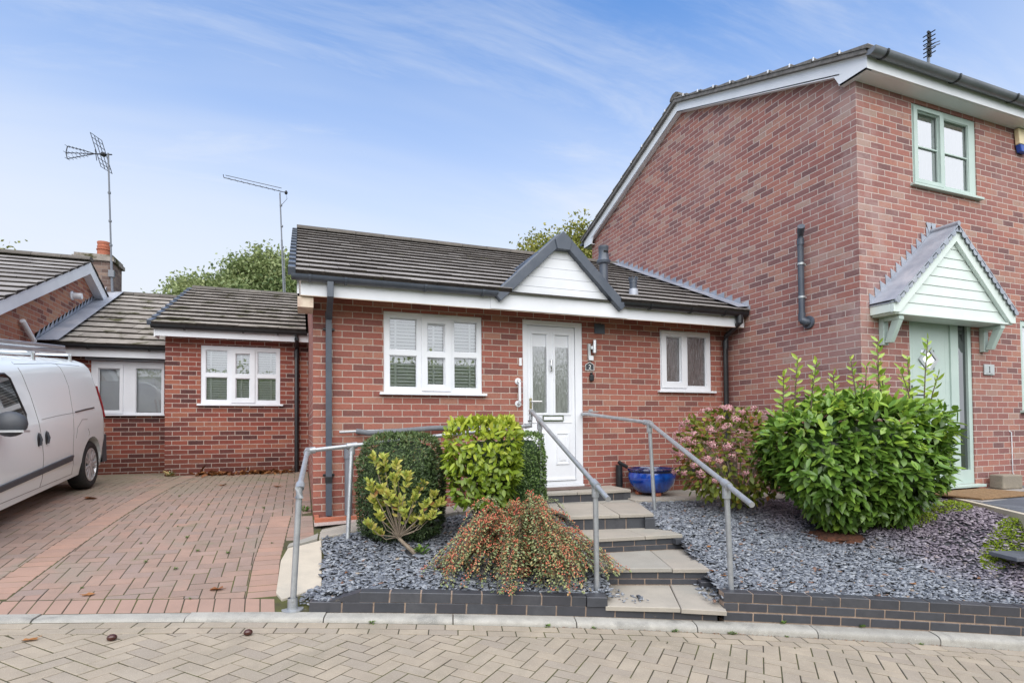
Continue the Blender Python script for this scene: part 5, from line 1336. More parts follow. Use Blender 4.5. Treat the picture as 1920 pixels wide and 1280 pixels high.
for v in stn:
    f = float(np.interp(v, [-.58, -.575, -.555, -.52, -.46, 3.1, 3.55, 3.7], [.90, .93, .962, .985, 1, 1, .93, .74])); row = []
    for h, w_ in PROF:
        hh = min(h, hmax(v)); vv = v
        if v < -.42: vv = v + max(0, hh - .95) * .12 + max(0, hh - 1.56) * .45
        row.append((vv, w_ * f, hh))
    rows.append([tuple(VP(a, b, c)) for a, b, c in row] + [tuple(VP(a, -b, c)) for a, b, c in row[-2::-1]])
m_ = len(rows[0]); vs = [p for r_ in rows for p in r_]
fs = [(a * m_ + b, (a + 1) * m_ + b, (a + 1) * m_ + (b + 1) % m_, a * m_ + (b + 1) % m_) for a in range(len(rows) - 1) for b in range(m_)]
fs += [tuple(range(m_)), tuple((len(rows) - 1) * m_ + b for b in range(m_ - 1, -1, -1))]
mb.add(vs, fs); body = mb.build('body', M['van_paint'], van, True)
cut = MB()
for v in (0, 2.755):
    for s in (1, -1):
        c = VP(v, s * .80, .315); o1, o2 = [], []
        for i in range(36):
            a = 2 * PI * i / 36; d = VF * (math.cos(a) * .365) + VU * (math.sin(a) * .365)
            o1.append(tuple(c + d + VS * (.25 * s))); o2.append(tuple(c + d - VS * (.16 * s)))
        q = o1 + o2; fl = [tuple(range(36)), tuple(range(71, 35, -1))] + [(i, 36 + i, 36 + (i + 1) % 36, (i + 1) % 36) for i in range(36)]
        cut.add(q, fl if s < 0 else [tuple(reversed(x)) for x in fl])
co = cut.build('cutter', M['dark'])
import bmesh
bm_ = bmesh.new(); bm_.from_mesh(co.data); bmesh.ops.recalc_face_normals(bm_, faces=bm_.faces); bm_.to_mesh(co.data); bm_.free()
bm_ = bmesh.new(); bm_.from_mesh(body.data); bmesh.ops.recalc_face_normals(bm_, faces=bm_.faces); bm_.to_mesh(body.data); bm_.free()
bo = body.modifiers.new('arch', 'BOOLEAN'); bo.object = co; bo.operation = 'DIFFERENCE'; bo.solver = 'EXACT'
bpy.context.view_layer.update()
dgx = bpy.context.evaluated_depsgraph_get(); me2 = bpy.data.meshes.new_from_object(body.evaluated_get(dgx))
body.modifiers.clear(); body.data = me2; bpy.data.objects.remove(co)
def vside(pts, off=.004, sgn=1): return [tuple(VP(v + D, sgn * (sidew(h) + off), h)) for v, h in pts]
def seam(mb, pts, r=.0035, off=.0):
    dense = []
    for (a, b), (c, d) in zip(pts[:-1], pts[1:]):
        for k in range(6): dense.append((a + (c - a) * k / 6, b + (d - b) * k / 6))
    dense.append(pts[-1]); mb.tube(vside(dense, off), r, 5)
for sg in (1, -1):
    mb = MB(); W_ = [(2.62, 1.03), (1.60, 1.04), (1.585, 1.10), (1.70, 1.46), (1.78, 1.505), (2.18, 1.50)]
    mb.poly(vside(W_, .006, sg)); wn = mb.build('side_window', M['van_glass'], van)
    mb = MB(); mb.tube(vside(W_ + W_[:1], .004, sg), .011, 6); mb.build('window_seal', M['black'], wn)
mb = MB()
mb.poly([tuple(VP(v + D, s, h)) for v, s, h in ((2.30, .66, 1.64), (2.95, .78, 1.19), (2.95, -.78, 1.19), (2.30, -.66, 1.64))]); mb.build('windscreen', M['van_glass'], van)
mb = MB()
seam(mb, [(1.30, .30), (1.28, .60), (1.33, .95), (1.36, 1.25), (1.43, 1.62)]); seam(mb, [(1.43, 1.60), (.50, 1.62), (-.35, 1.60)], .003)
seam(mb, [(.42, .30), (.46, .62), (.40, .95), (.30, 1.35), (.36, 1.62)], .003); seam(mb, [(2.9, .32), (1.3, .30), (.40, .29)], .003)
seam(mb, [(1.25, 1.02), (.8, 1.03), (.30, 1.03)], .0025); seam(mb, [(.36, .72), (.30, .84), (.12, .93), (-.06, .92)], .003)
seam(mb, [(-.05, .80), (-.10, .74), (-.07, .70)], .003)
mb.build('panel_gap', M['seam'], van)
mb = MB(); mb.tube(vside([(.30, 1.035), (.0, 1.045), (-.36, 1.05)], .002), .009, 6); mb.build('door_rail', M['black'], van)
mb = MB(); q = [(2.75, .415), (2.72, .475), (.52, .535), (.47, .53), (.50, .465)]
mb.prism(vside(q, .0), tuple(VS * .022)); bevel(mb.build('side_moulding', M['van_trim'], van), .008, 2)
for v in (1.59, 1.40):
    mb = MB(); mb.blob(VP(v, sidew(.82) + .004, .82), .012, .032, .075, 12, 8, 0); hd = mb.build('door_handle', M['black'], van, True)
    mb = MB(); mb.tube([VP(v, sidew(.80) + .012, .76), VP(v, sidew(.82) + .026, .82), VP(v, sidew(.86) + .012, .88)], .013, 8); mb.build('grip', M['van_trim'], hd, True)
for sg in (1, -1):
    mb = MB(); c = VP(2.27 + D, sg * 1.03, 1.06); mb.blob(c, .13, .085, .115, 16, 10, 0); mi_ = mb.build('mirror', M['van_trim'], van, True)
    mb = MB(); mb.tube([VP(2.27 + D, sg * .90, 1.02), VP(2.27 + D, sg * 1.0, 1.03)], .03, 8); mb.box(c.x - .13, c.x + .13, c.y - .088, c.y + .04, c.z - .075, c.z - .055); mb.build('mirror_trim', M['hubcap'], mi_)
    mb = MB(); pp = [(h, sidew(h)) for h in (.90, 1.05, 1.2, 1.33)]
    for (h0, w0), (h1, w1) in zip(pp[:-1], pp[1:]):
        vb = lambda h: max(0, h - .95) * .12
        mb.prism([tuple(VP(-.58 + vb(h0), sg * (w0 - .10), h0)), tuple(VP(-.51 + vb(h0), sg * (w0 + .004), h0)), tuple(VP(-.51 + vb(h1), sg * (w1 + .004), h1)), tuple(VP(-.58 + vb(h1), sg * (w1 - .10), h1))], tuple(-VF * -.02 - VF * .035 + VS * .006 * sg))
    mb.build('tail_lamp', M['red_lens'], van)
mb = MB(); q = []
for s in np.linspace(-1, 1, 13): q.append((-.62 + .10 * abs(s) ** 6, .925 * s))
lo = [tuple(VP(v, s, .28)) for v, s in q]; hi = [tuple(VP(v, s, .66)) for v, s in q]; l2 = [tuple(VP(-.40, s * .98, .28)) for v, s in q]; h2 = [tuple(VP(-.40, s * .98, .66)) for v, s in q]
for i in range(12): mb.quad(lo[i], lo[i + 1], hi[i + 1], hi[i]); mb.quad(hi[i], hi[i + 1], h2[i + 1], h2[i]); mb.quad(lo[i + 1], lo[i], l2[i], l2[i + 1])
for i in (0, 12): mb.quad(lo[i], hi[i], h2[i], l2[i])
mb.build('rear_bumper', M['van_trim'], van)
for v in (0, 2.755):
    for s in (1, -1):
        c = VP(v, s * .80, .312); P = lambda pr, n=40: [(rr, x * s) for rr, x in pr]
        wh = thing('wheel', (0, 0, -H), None, None); attach(wh, van)
        mb = MB(); mb.lathe(c, P([(.20, -.09), (.28, -.095), (.308, -.075), (.313, -.03), (.313, .04), (.306, .078), (.285, .098), (.25, .105), (.215, .092), (.205, .06)]), 44, 'x'); mb.build('tyre', M['tyre'], wh, True)
        mb = MB(); mb.lathe(c, P([(.212, .07), (.216, .094), (.200, .096), (.190, .070), (.19, .06)]), 44, 'x')
        for i in range(7):
            for da in (-.17, .17):
                a = 2 * PI * i / 7 + da; u = Vector((0, math.cos(a), math.sin(a))); t = Vector((0, -math.sin(a), math.cos(a)))
                mb.obox(Vector(c) + u * .125 + Vector((.082 * s, 0, 0)), tuple(u), tuple(t), (s, 0, 0), .078, .019, .012, cham=.005)
        mb.lathe(c, P([(0, .098), (.035, .098), (.055, .09), (.06, .07)]), 20, 'x'); mb.build('rim', M['hubcap'], wh)
        mb = MB(); mb.lathe(c, P([(0, .04), (.2, .04)]), 30, 'x'); mb.build('brake_disc', M['dark'], wh)
mb = MB()
for v in (-.12, .95, 1.95): mb.tube([VP(v, -.68, 1.735), VP(v, .68, 1.735)], .016, 8); [mb.tube([VP(v, s * .66, 1.64), VP(v, s * .66, 1.745)], .02, 8) for s in (-1, 1)]
mb.build('roof_bar', M['aluminium'], van)
lad = MB()
for s in (.62, .24):
    for hh in (1.775, 1.832): lad.obox(VP(1.40, s, hh), tuple(VF), tuple(VS), tuple(VU), 1.46, .012, .021, cham=.004)
for i in range(11): lad.tube([VP(.03 + i * .27, .24, 1.775), VP(.03 + i * .27, .62, 1.775)], .014, 8); lad.tube([VP(.10 + i * .27, .24, 1.832), VP(.10 + i * .27, .62, 1.832)], .014, 8)
tag(lad.build('ladder', M['aluminium']), 'aluminium extension ladder lying on the roof bars of the white van', 'ladder')
mb = MB(); mb.tube([(NX + .06, 10.05, 1.63), (NX + .07, 10.40, 1.38)], .035, 10); mb.build('waste_pipe', M['white'], nb, True)

# ------------------------------------------------------------------ handrails
TR = .0215
def rail_post(root, base, top, m='steel'):
    mb = MB(); mb.tube([base, top], TR, 12); mb.build('post', M[m], root, True)
def fit(root, pts, r=.032):
    mb = MB(); mb.tube(pts, r, 14); return mb.build('fitting', M['steel'], root, True)
hl = thing('handrail', (1.2, 5.0, -1.2), 'galvanised tubular handrail left of the steps, from the kerb up to the white door', 'handrail')
A0, A1, A2 = Vector((-.052, 4.325, zk(-.05))), Vector((-.005, 4.345, -.415)), Vector((.062, 5.58, -.195))
E1, E2 = Vector((2.50, 5.93, .035)), Vector((2.515, 5.93, .205)); RE = Vector((2.155, 3.62, -.535))
def onrail(t): return E2.lerp(RE, t)
mb = MB(); mb.tube([A2, A2.lerp(E1, .5), E1], TR, 12); mb.tube([E1, E2], TR, 12); mb.tube([E2, RE], TR, 12); mb.tube([A1, A1.lerp(A2, .92)], TR, 12); mb.build('rail', M['steel'], hl, True)
rail_post(hl, A0, A1); Bt = A2.lerp(E1, .168); rail_post(hl, (.418, 5.47, -1.08), Bt); rail_post(hl, (2.47, 5.55, -.93), onrail(.16)); rail_post(hl, (2.20, 3.885, -1.32), onrail(.885))
mb = MB(); mb.lathe(A0, [(.075, .0), (.075, .010), (.036, .012), (.034, .09)], 24); mb.tube([A0 + Vector((0, -.028, .04)), A0 + Vector((0, -.04, .04))], .008, 6); mb.tube([A0 + Vector((0, -.028, .075)), A0 + Vector((0, -.04, .075))], .008, 6); mb.build('base_flange', M['steel'], hl, True)
dA = (A1 - A0).normalized()
fit(hl, [A1 - dA * .08, A1 - dA * .01, A1 + (A2 - A1).normalized() * .07]); fit(hl, [A2 - (A2 - A1).normalized() * .09, A2, A2 + (E1 - A2).normalized() * .07])
fit(hl, [Bt - Vector((0, 0, .085)), Bt - Vector((0, 0, -.01))]); fit(hl, [Bt - (E1 - A2).normalized() * .05, Bt + (E1 - A2).normalized() * .05], .033)
fit(hl, [E1 - (E1 - A2).normalized() * .07, E1, E1 + Vector((0, 0, .06))]); fit(hl, [E2 - Vector((0, 0, .06)), E2, E2 + (RE - E2).normalized() * .06])
for t in (.16, .885): p = onrail(t); u = (RE - E2).normalized(); fit(hl, [p - u * .05, p + u * .05], .032); fit(hl, [p - Vector((0, 0, .10)), p], .030)
hr = thing('handrail', (3.3, 4.6, -1.1), 'galvanised tubular handrail right of the steps, from the white door down past the blue pot', 'handrail')
B0, B1, B2, B3 = Vector((3.50, 6.40, .185)), Vector((3.80, 5.44, .055)), Vector((3.125, 3.46, -.45)), Vector((2.99, 3.06, -.553))
mb = MB(); mb.tube([B0 + Vector((-.01, .11, 0)), B0, B1], TR, 12); mb.tube([B1, B3], TR, 12); mb.build('rail', M['steel'], hr, True)
rail_post(hr, (3.845, 5.42, -1.0), B1); rail_post(hr, (3.165, 3.465, -1.33), B2)
fit(hr, [B1 - (B1 - B0).normalized() * .08, B1, B1 + (B3 - B1).normalized() * .08]); fit(hr, [B1 - Vector((0, 0, .11)), B1 - Vector((0, 0, .02))])
u = (B3 - B1).normalized(); fit(hr, [B2 - u * .05, B2 + u * .05]); fit(hr, [B2 - Vector((0, 0, .11)), B2 - Vector((0, 0, .02))])
mb = MB(); mb.box(3.53, 3.62, 6.30, 6.42, .205, .215); mb.box(3.53, 3.56, 6.34, 6.40, .215, .245); mb.build('bracket_plate', M['steel'], hr)
mb = MB()
for e, d in ((RE, (RE - E2).normalized()), (B3, (B3 - B1).normalized())): pass
wr = thing('wall_rail', (1.2, 6.45, -.1), 'wall handrail wrapped in grey foam under the wide bungalow window', 'handrail')
mb = MB(); mb.tube([(.405, 6.44, -.025), (1.0, 6.44, -.005), (2.30, 6.44, .03)], .016, 10); mb.tube([(2.30, 6.44, .03), (2.30, 6.5275, .03)], .016, 8); mb.tube([(.62, 6.44, -.02), (.62, 6.5275, -.04)], .012, 8); mb.build('rail', M['steel'], wr, True)
mb = MB(); mb.tube([(.585, 6.44, -.015), (.72, 6.438, -.036), (1.0, 6.438, -.022), (1.45, 6.438, .012), (1.98, 6.44, .024)], .031, 14); mb.build('foam_sleeve', M['foam'], wr, True)

# ------------------------------------------------------------------ blue pot
po = thing('plant_pot', (4.33, 6.16, -.885), 'large glazed blue plant pot with dark rim on small terracotta feet by the wall', 'plant pot')
mb = MB(); pc = (4.33, 6.16, -.885)
mb.lathe(pc, [(0, .035), (.15, .035), (.19, .045), (.235, .085), (.285, .155), (.305, .215), (.308, .25), (.298, .30)], 56); mb.build('bowl', M['glaze'], po, True)
mb = MB(); mb.lathe(pc, [(.298, .298), (.312, .318), (.318, .335), (.310, .350), (.290, .352), (.278, .330), (.272, .26)], 56); mb.build('rim', M['glaze_rim'], po, True)
mb = MB(); mb.lathe(pc, [(.275, .26), (.2, .27), (0, .262)], 30); mb.build('soil', M['soil'], po, True)
for k, a in enumerate((-1.75, .35, 2.5)):
    mb = MB(); fx, fy = pc[0] + .17 * math.cos(a), pc[1] + .17 * math.sin(a); mb.box(fx - .035, fx + .035, fy - .035, fy + .035, -.884, -.842); tag(bevel(mb.build('pot_foot', M['terracotta']), .008), 'small terracotta foot under the blue pot', 'pot foot', 'terracotta feet under the blue pot')

# ------------------------------------------------------------------ foliage
CR = np.array([.934, -.358, 0]); CFW = np.array([.358, .934, 0]); ZU = np.array([0, 0, 1.])
def shell(n, half, p=4., depth=0.0):
    d = rvec(n); q = np.abs(d / 1.0) ** p
    s = q.sum(1) ** (-1 / p); P = d * s[:, None]
    nr = norm(np.sign(P) * np.abs(P) ** (p - 1) / np.array(half))
    if depth: P = P * (1 - depth * RNG.random(n) ** 1.3)[:, None]
    return P * np.array(half), nr
def W3(c, P): return np.array(c) + P[:, :1] * CR + P[:, 1:2] * CFW + P[:, 2:3] * ZU
def WV(P): return P[:, :1] * CR + P[:, 1:2] * CFW + P[:, 2:3] * ZU
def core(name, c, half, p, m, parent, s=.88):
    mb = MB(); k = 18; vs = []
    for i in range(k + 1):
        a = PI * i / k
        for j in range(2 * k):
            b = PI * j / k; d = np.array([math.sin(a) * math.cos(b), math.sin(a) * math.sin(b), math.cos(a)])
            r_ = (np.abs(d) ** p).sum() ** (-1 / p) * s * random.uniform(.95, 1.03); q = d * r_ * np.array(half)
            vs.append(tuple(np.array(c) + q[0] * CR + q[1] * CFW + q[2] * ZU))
    n = 2 * k; mb.add(vs, [(i * n + j, (i + 1) * n + j, (i + 1) * n + (j + 1) % n, i * n + (j + 1) % n) for i in range(k) for j in range(n)], tint=.02)  # darkest leaf tone: shade between the leaves put into the colour
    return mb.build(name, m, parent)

# cherry laurel by the green door
lb = thing('laurel_bush', (5.2, 4.22, -1.12), 'big clipped glossy green laurel bush with upright shoots in front of the sage green door', 'bush')
lc, lh = (5.40, 4.10, -.36), (.83, .52, .62)
core('inner_filler', lc, (.83, .52, .54), 3.0, M['laurel'], lb, .74)
P1, N1 = shell(4300, lh, 3.6, .10); P2, N2 = shell(1400, lh, 3.6, .30)
P = np.vstack([P1, P2]); Nn = np.vstack([N1, N2]); n = len(P)
wob = 1 + RNG.normal(0, .03, n) + .07 * np.sin(P[:, 0] * 7 + P[:, 2] * 4) + .05 * np.sin(P[:, 2] * 9 + P[:, 1] * 8); P = P * wob[:, None]
P[:, :2] *= (1 - .46 * np.clip(-P[:, 2] / .64 - .12, 0, 1) - .10 * np.clip(P[:, 2] / .64 - .55, 0, 1))[:, None]
P[:, 2] = np.where(P[:, 2] < -.35, P[:, 2] + .16 * (np.abs(P[:, 0]) / 1.0) ** 2, P[:, 2])
d = WV(Nn) * .50 + rvec(n) * .60 + np.array([0, 0, -.14]); fn = WV(Nn) * .85 + ZU * .85 + rvec(n) * .32
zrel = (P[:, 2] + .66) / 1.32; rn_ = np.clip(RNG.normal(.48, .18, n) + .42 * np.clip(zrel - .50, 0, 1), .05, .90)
rn_[len(P1):] *= .55; new = (RNG.random(n) < .20 * np.clip(zrel - .5, 0, 1) * 2); rn_[new] = RNG.uniform(.8, 1, new.sum())  # inner leaves tinted darker, the shade inside the bush painted in
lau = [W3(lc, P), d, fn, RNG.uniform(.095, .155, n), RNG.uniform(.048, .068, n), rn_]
mb = MB()
for k in range(9):
    a = random.uniform(0, 2 * PI); e = np.array(lc) + CR * random.uniform(-.7, .7) + CFW * random.uniform(-.3, .3) + ZU * random.uniform(-.3, .2)
    mb.tube([(5.2, 4.22, -1.16), (5.21 + .03 * math.cos(a), 4.22 + .03 * math.sin(a), -1.0), tuple((np.array([5.2, 4.2, -.9]) + e) / 2 + ZU * .05), tuple(e)], [.05, .04, .022, .008], 7)
LP, LD, LN, LL, LR = [], [], [], [], []
for sx, hh in ((-.60, .44), (-.50, .40), (-.08, .42), (-.02, .34), (.14, .60), (.20, .38), (.66, .62), (.60, .44), (.42, .26), (-.25, .26), (-.72, .28), (.78, .26), (-.40, .28), (.30, .30), (.52, .32)):
    b0 = np.array(lc) + CR * sx + CFW * random.uniform(-.25, .1) + ZU * .5; lean = np.array([random.uniform(-.08, .08), random.uniform(-.08, .08), 0]); L_ = .12 + hh
    mb.tube([tuple(b0), tuple(b0 + ZU * L_ * .5 + lean * .4), tuple(b0 + ZU * L_ + lean)], [.008, .006, .004], 6)
    m_ = int(L_ / .028)
    for i in range(m_):
        f = (i + 1) / m_; p = b0 + ZU * L_ * f + lean * f; a = i * 2.4 + random.random(); o_ = np.array([math.cos(a), math.sin(a), 0])
        up_ = .35 + .9 * f ** 2
        LP.append(p); LD.append(o_ + ZU * up_); LN.append(ZU * .4 - CFW * .9 + rvec(1)[0] * .5); LL.append(random.uniform(.09, .145) * (1.0 - .3 * f)); LR.append(random.uniform(.78, 1.0))
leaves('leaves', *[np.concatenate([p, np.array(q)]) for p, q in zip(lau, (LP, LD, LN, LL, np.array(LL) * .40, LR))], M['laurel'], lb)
mb.build('trunk', M['bark'], lb, True)
mb = MB(); mb.blob((5.2, 4.2, -1.155), .36, .30, .06, 24, 8, .12)
tag(mb.build('bark_patch', M['bark_mulch']), 'patch of red brown bark mulch around the stem of the big laurel', 'mulch', None, 'stuff')

# lime green clipped laurel
gb_ = thing('clipped_bush', (1.62, 4.92, -1.08), 'square clipped lime green leafy bush beside the dark yew, on twiggy stems', 'bush')
bc, bh = (1.60, 4.93, -.31), (.325, .27, .38); core('inner_filler', bc, bh, 4, M['yew'], gb_, .50)
P1, N1 = shell(1750, bh, 9, .12); P2, N2 = shell(600, bh, 6, .5)
P = np.vstack([P1, P2]); Nn = np.vstack([N1, N2]); n = len(P)
keep = RNG.random(n) < np.clip(1.15 + P[:, 2] * 1.3, .35, 1); P, Nn = P[keep], Nn[keep]; n = len(P)
P[:, 0] *= 1 - .22 * np.clip(-P[:, 2] / .36, 0, 1)
d = WV(Nn) * .35 + rvec(n) * .75 + ZU * np.where(P[:, 2] > .2, .55, -.45)[:, None]; fn = WV(Nn) * .9 + ZU * .4 + rvec(n) * .35
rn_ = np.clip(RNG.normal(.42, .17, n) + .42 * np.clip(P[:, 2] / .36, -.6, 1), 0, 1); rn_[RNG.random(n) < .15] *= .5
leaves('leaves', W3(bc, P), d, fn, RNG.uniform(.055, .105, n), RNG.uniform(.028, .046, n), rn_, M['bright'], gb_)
mb = MB()
for k in range(14):
    e = np.array(bc) + CR * random.uniform(-.27, .27) + CFW * random.uniform(-.2, .2) + ZU * random.uniform(-.1, .25)
    mb.tube([(1.62 + random.uniform(-.04, .04), 4.93 + random.uniform(-.05, .05), -1.10), tuple((np.array([1.62, 4.93, -.75]) + e) / 2 - ZU * .12), tuple(e)], [.009, .006, .003], 6)
mb.build('stems', M['bark'], gb_, True)

# dark yew and box, clipped
def clipped(name, label, c, half, p, m, nleaf, ll, lw, base, rmean, brown=0, cs=.90):
    t = thing(name, base, label, 'bush'); core('inner_filler', c, half, p, m, t, cs)
    P, Nn = shell(nleaf, half, p, .06); P = P * 1.03; lump = 1 + .035 * np.sin(P[:, 0] * 19 + P[:, 2] * 13) * np.cos(P[:, 1] * 17 + P[:, 2] * 11) + .02 * np.sin(P[:, 2] * 31)
    P = P * lump[:, None]; nn = len(P)
    d = WV(Nn) * .30 + rvec(nn) * .85 + ZU * .05; fn = WV(Nn) * .9 + ZU * .35 + rvec(nn) * .5
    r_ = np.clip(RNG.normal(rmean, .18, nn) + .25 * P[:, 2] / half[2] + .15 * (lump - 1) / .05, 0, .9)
    if brown: k = RNG.random(nn) < brown * np.clip(P[:, 2] / half[2], 0.1, 1); r_[k] = RNG.uniform(.93, 1, k.sum())
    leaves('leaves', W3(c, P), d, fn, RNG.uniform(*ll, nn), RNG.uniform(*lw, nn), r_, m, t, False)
    mb = MB(); mb.tube([(c[0], c[1], c[2]), (base[0], base[1], base[2] - .05)], [.03, .035], 8); mb.build('trunk', M['bark'], t, True)
    return t
clipped('yew_bush', 'dark green clipped yew bush behind the yellowing shrub', (.93, 5.42, -.56), (.385, .32, .50), 4.0, M['yew'], 19000, (.026, .050), (.009, .014), (.93, 5.42, -1.08), .42, .05, .86)
clipped('box_bush', 'tall square clipped small-leaved green bush between the lime bush and the white door', (2.03, 5.22, -.53), (.29, .27, .47), 7.0, M['box'], 15000, (.016, .026), (.012, .018), (2.03, 5.22, -1.02), .48, 0, .86)

# yellowing shrub with bare stems
ys = thing('yellow_shrub', (.955, 4.97, -1.10), 'small yellowing shrub with pale bare stems in front of the dark yew', 'shrub')
bpos = np.array([.965, 4.965, -1.115]); fork = bpos - CR * .15 + ZU * .14
mb = MB(); mb.tube([tuple(bpos), tuple(bpos - CR * .05 + ZU * .045), tuple(bpos - CR * .11 + ZU * .10), tuple(fork)], [.022, .019, .017, .015], 8)
LP, LD, LN, LL = [], [], [], []
tips = [(-.34, .0), (-.30, .15), (-.36, .34), (-.30, .48), (-.24, .58), (-.34, .58), (-.14, .40), (-.18, .25), (-.06, .30), (.0, .42), (.05, .22), (.10, .33), (.16, .16), (.22, .06), (.26, .14), (.14, .02), (-.10, .12), (-.24, .08), (-.20, -.06), (-.30, -.10), (-.02, .10), (-.12, .52), (-.26, .30), (.02, .02), (-.34, .20), (-.08, .20), (.20, .22)]
for k, (a, b) in enumerate(tips):
    e = bpos - CR * .0 + CR * (a - .04) + CFW * random.uniform(-.20, .20) + ZU * (.30 + b)
    mid = fork * .45 + e * .55 + CR * random.uniform(-.03, .03) - ZU * .04
    mb.tube([tuple(fork), tuple(fork * .72 + mid * .28 + ZU * .01), tuple(mid), tuple(e)], [.007, .0055, .004, .0025], 6)
    for j in range(40):
        f = 1 - abs(random.gauss(0, .24)); p = mid * (1 - f) + e * f if f > 0 else e; o_ = rvec(1)[0]; o_[2] = abs(o_[2]) * .8
        LP.append(p + rvec(1)[0] * .012); LD.append(o_ + ZU * .35); LN.append(ZU * .5 - CFW * .7 + rvec(1)[0] * .6); LL.append(random.uniform(.042, .076))
LL = np.array(LL); leaves('leaves', np.array(LP), np.array(LD), np.array(LN), LL, LL * .46, np.clip(RNG.normal(.48, .24, len(LL)), 0, 1), M['yellow'], ys)
mb.build('stems', M['bark_pale'], ys, True)

# cotoneaster spilling over the wall
ct_ = thing('berry_shrub', (1.66, 4.24, -1.22), 'spreading shrub covered in red berries drooping over the low dark brick wall beside the steps', 'shrub')
bpos = np.array([1.68, 4.24, -1.22]); arms = [(random.uniform(0, 2 * PI), random.uniform(.55, 1.0), random.uniform(.35, .62)) for _ in range(9)] + [(.05, 1.05, .44), (.25, 1.0, .36), (3.1, 1.0, .42), (2.8, .95, .34), (4.6, .9, .5), (5.3, .95, .45), (3.9, .9, .5)]; mb = MB(); LP, LD, LN, LL, LR = [], [], [], [], []; BP = []
for k in range(330):
    am = random.choice(arms); a = am[0] + random.gauss(0, .14); rr = am[1] * random.uniform(.40, 1.12); rx = .86 if math.cos(a) > 0 else .80
    dirv = CR * math.cos(a) * rx * rr + CFW * math.sin(a) * (.50 if math.sin(a) < 0 else .62) * rr
    hgt = am[2] * random.uniform(.55, 1.12); p0 = bpos + dirv * .08
    p1 = bpos + dirv * .42 + ZU * hgt * 1.75; p2 = bpos + dirv + ZU * max(.02, hgt * random.uniform(.25, .85) - .22 * rr)
    pts = [(1 - t) ** 2 * p0 + 2 * t * (1 - t) * p1 + t * t * p2 for t in np.linspace(0, 1, 14)]
    mb.tube([tuple(q) for q in pts[::2] + [pts[-1]]], [.003] * 4 + [.0018] * 4, 4, False)
    red = random.random() < .55
    for i in range(4, 14):
        t = pts[min(i + 1, 13)] - pts[i - 1]; t = t / np.linalg.norm(t); sd = np.cross(t, ZU); sd /= np.linalg.norm(sd) + 1e-9
        for f in (0, .25, .5, .75):
            q = pts[i] if i == 13 else pts[i] * (1 - f) + pts[i + 1] * f
            for sg in (-1, 1):
                tw = sd * sg * random.uniform(.010, .045)
                LP.append(q + tw + ZU * random.uniform(-.006, .012)); LD.append(t * .6 + sd * sg + ZU * random.uniform(-.2, .4)); LN.append(ZU + rvec(1)[0] * .5); LL.append(random.uniform(.015, .030))
                zz = (q[2] + 1.24) / .62; LR.append(np.clip(random.gauss(.40, .22) + (.25 if red and random.random() < .5 else 0), 0, 1))
            if red and random.random() < (.30 + .22 * min(1, max(0, (q[2] + 1.2) / .5))): [BP.append(q + sd * random.uniform(-.045, .045) + t * random.uniform(-.02, .02) + ZU * random.uniform(.0, .022)) for _ in range(3)]
LL = np.array(LL); leaves('leaves', np.array(LP), np.array(LD), np.array(LN), LL, LL * .62, np.array(LR), M['coto'], ct_, False)
mb.build('twigs', M['bark'], ct_)
BP = np.array(BP); n = len(BP); R6 = RNG.uniform(.0052, .0080, n); oc = np.array([(1, 0, 0), (0, 1, 0), (-1, 0, 0), (0, -1, 0), (0, 0, 1), (0, 0, -1)], float)
V = (BP[:, None] + oc[None] * R6[:, None, None]).reshape(-1, 3); fc = np.array([(0, 1, 4), (1, 2, 4), (2, 3, 4), (3, 0, 4), (1, 0, 5), (2, 1, 5), (3, 2, 5), (0, 3, 5)])
bo_ = np_mesh('berries', V, (np.arange(n)[:, None, None] * 6 + fc[None]).ravel(), np.full(n * 8, 3), np.repeat(RNG.random(n), 6), M['berry'], ct_)
bo_.data.polygons.foreach_set('use_smooth', [True] * len(bo_.data.polygons))

# hydrangea
hy = thing('hydrangea', (4.75, 5.08, -.95), 'hydrangea with faded pink flower heads between the blue pot and the big laurel', 'shrub')
hc, hh_ = (4.70, 5.10, -.34), (.64, .45, .55)
P, Nn = shell(1700, hh_, 2.4, .40); n = len(P)
d = WV(Nn) * .8 + rvec(n) * .6 - ZU * .15; fn = WV(Nn) * .5 + ZU * .6 + rvec(n) * .3
leaves('leaves', W3(hc, P), d, fn, RNG.uniform(.05, .10, n), RNG.uniform(.034, .060, n), np.clip(RNG.normal(.42, .25, n), 0, 1), M['hydr'], hy)
mb = MB()
for k in range(34):
    a = random.uniform(0, 2 * PI); e = np.array(hc) + CR * .45 * math.cos(a) + CFW * .36 * math.sin(a) + ZU * random.uniform(-.1, .4)
    mb.tube([(4.76, 5.08, -.96), tuple(np.array([4.76, 5.08, -.7]) * .5 + e * .5 - ZU * .08), tuple(e)], [.008, .006, .003], 5)
mb.build('stems', M['bark_pale'], hy, True)
P, Nn = shell(500, hh_, 2.4); P, Nn = P[P[:, 2] > -.25], Nn[P[:, 2] > -.25]; P, Nn = P[:125], Nn[:125]; PP, PD, PN = [], [], []
for q, nn_ in zip(W3(hc, P * 1.03), WV(Nn)):
    for j in range(44):
        o_ = rvec(1)[0]; o_ = o_ if o_ @ nn_ > -.2 else -o_
        PP.append(q + o_ * np.array([.055, .055, .035]) * random.uniform(.6, 1.1)); PD.append(np.cross(o_, rvec(1)[0])); PN.append(o_)
n = len(PP); leaves('flower_heads', np.array(PP), np.array(PD), np.array(PN), RNG.uniform(.014, .024, n), RNG.uniform(.014, .022, n), np.clip(RNG.normal(.5, .25, n), 0, 1), M['petal'], hy, False)

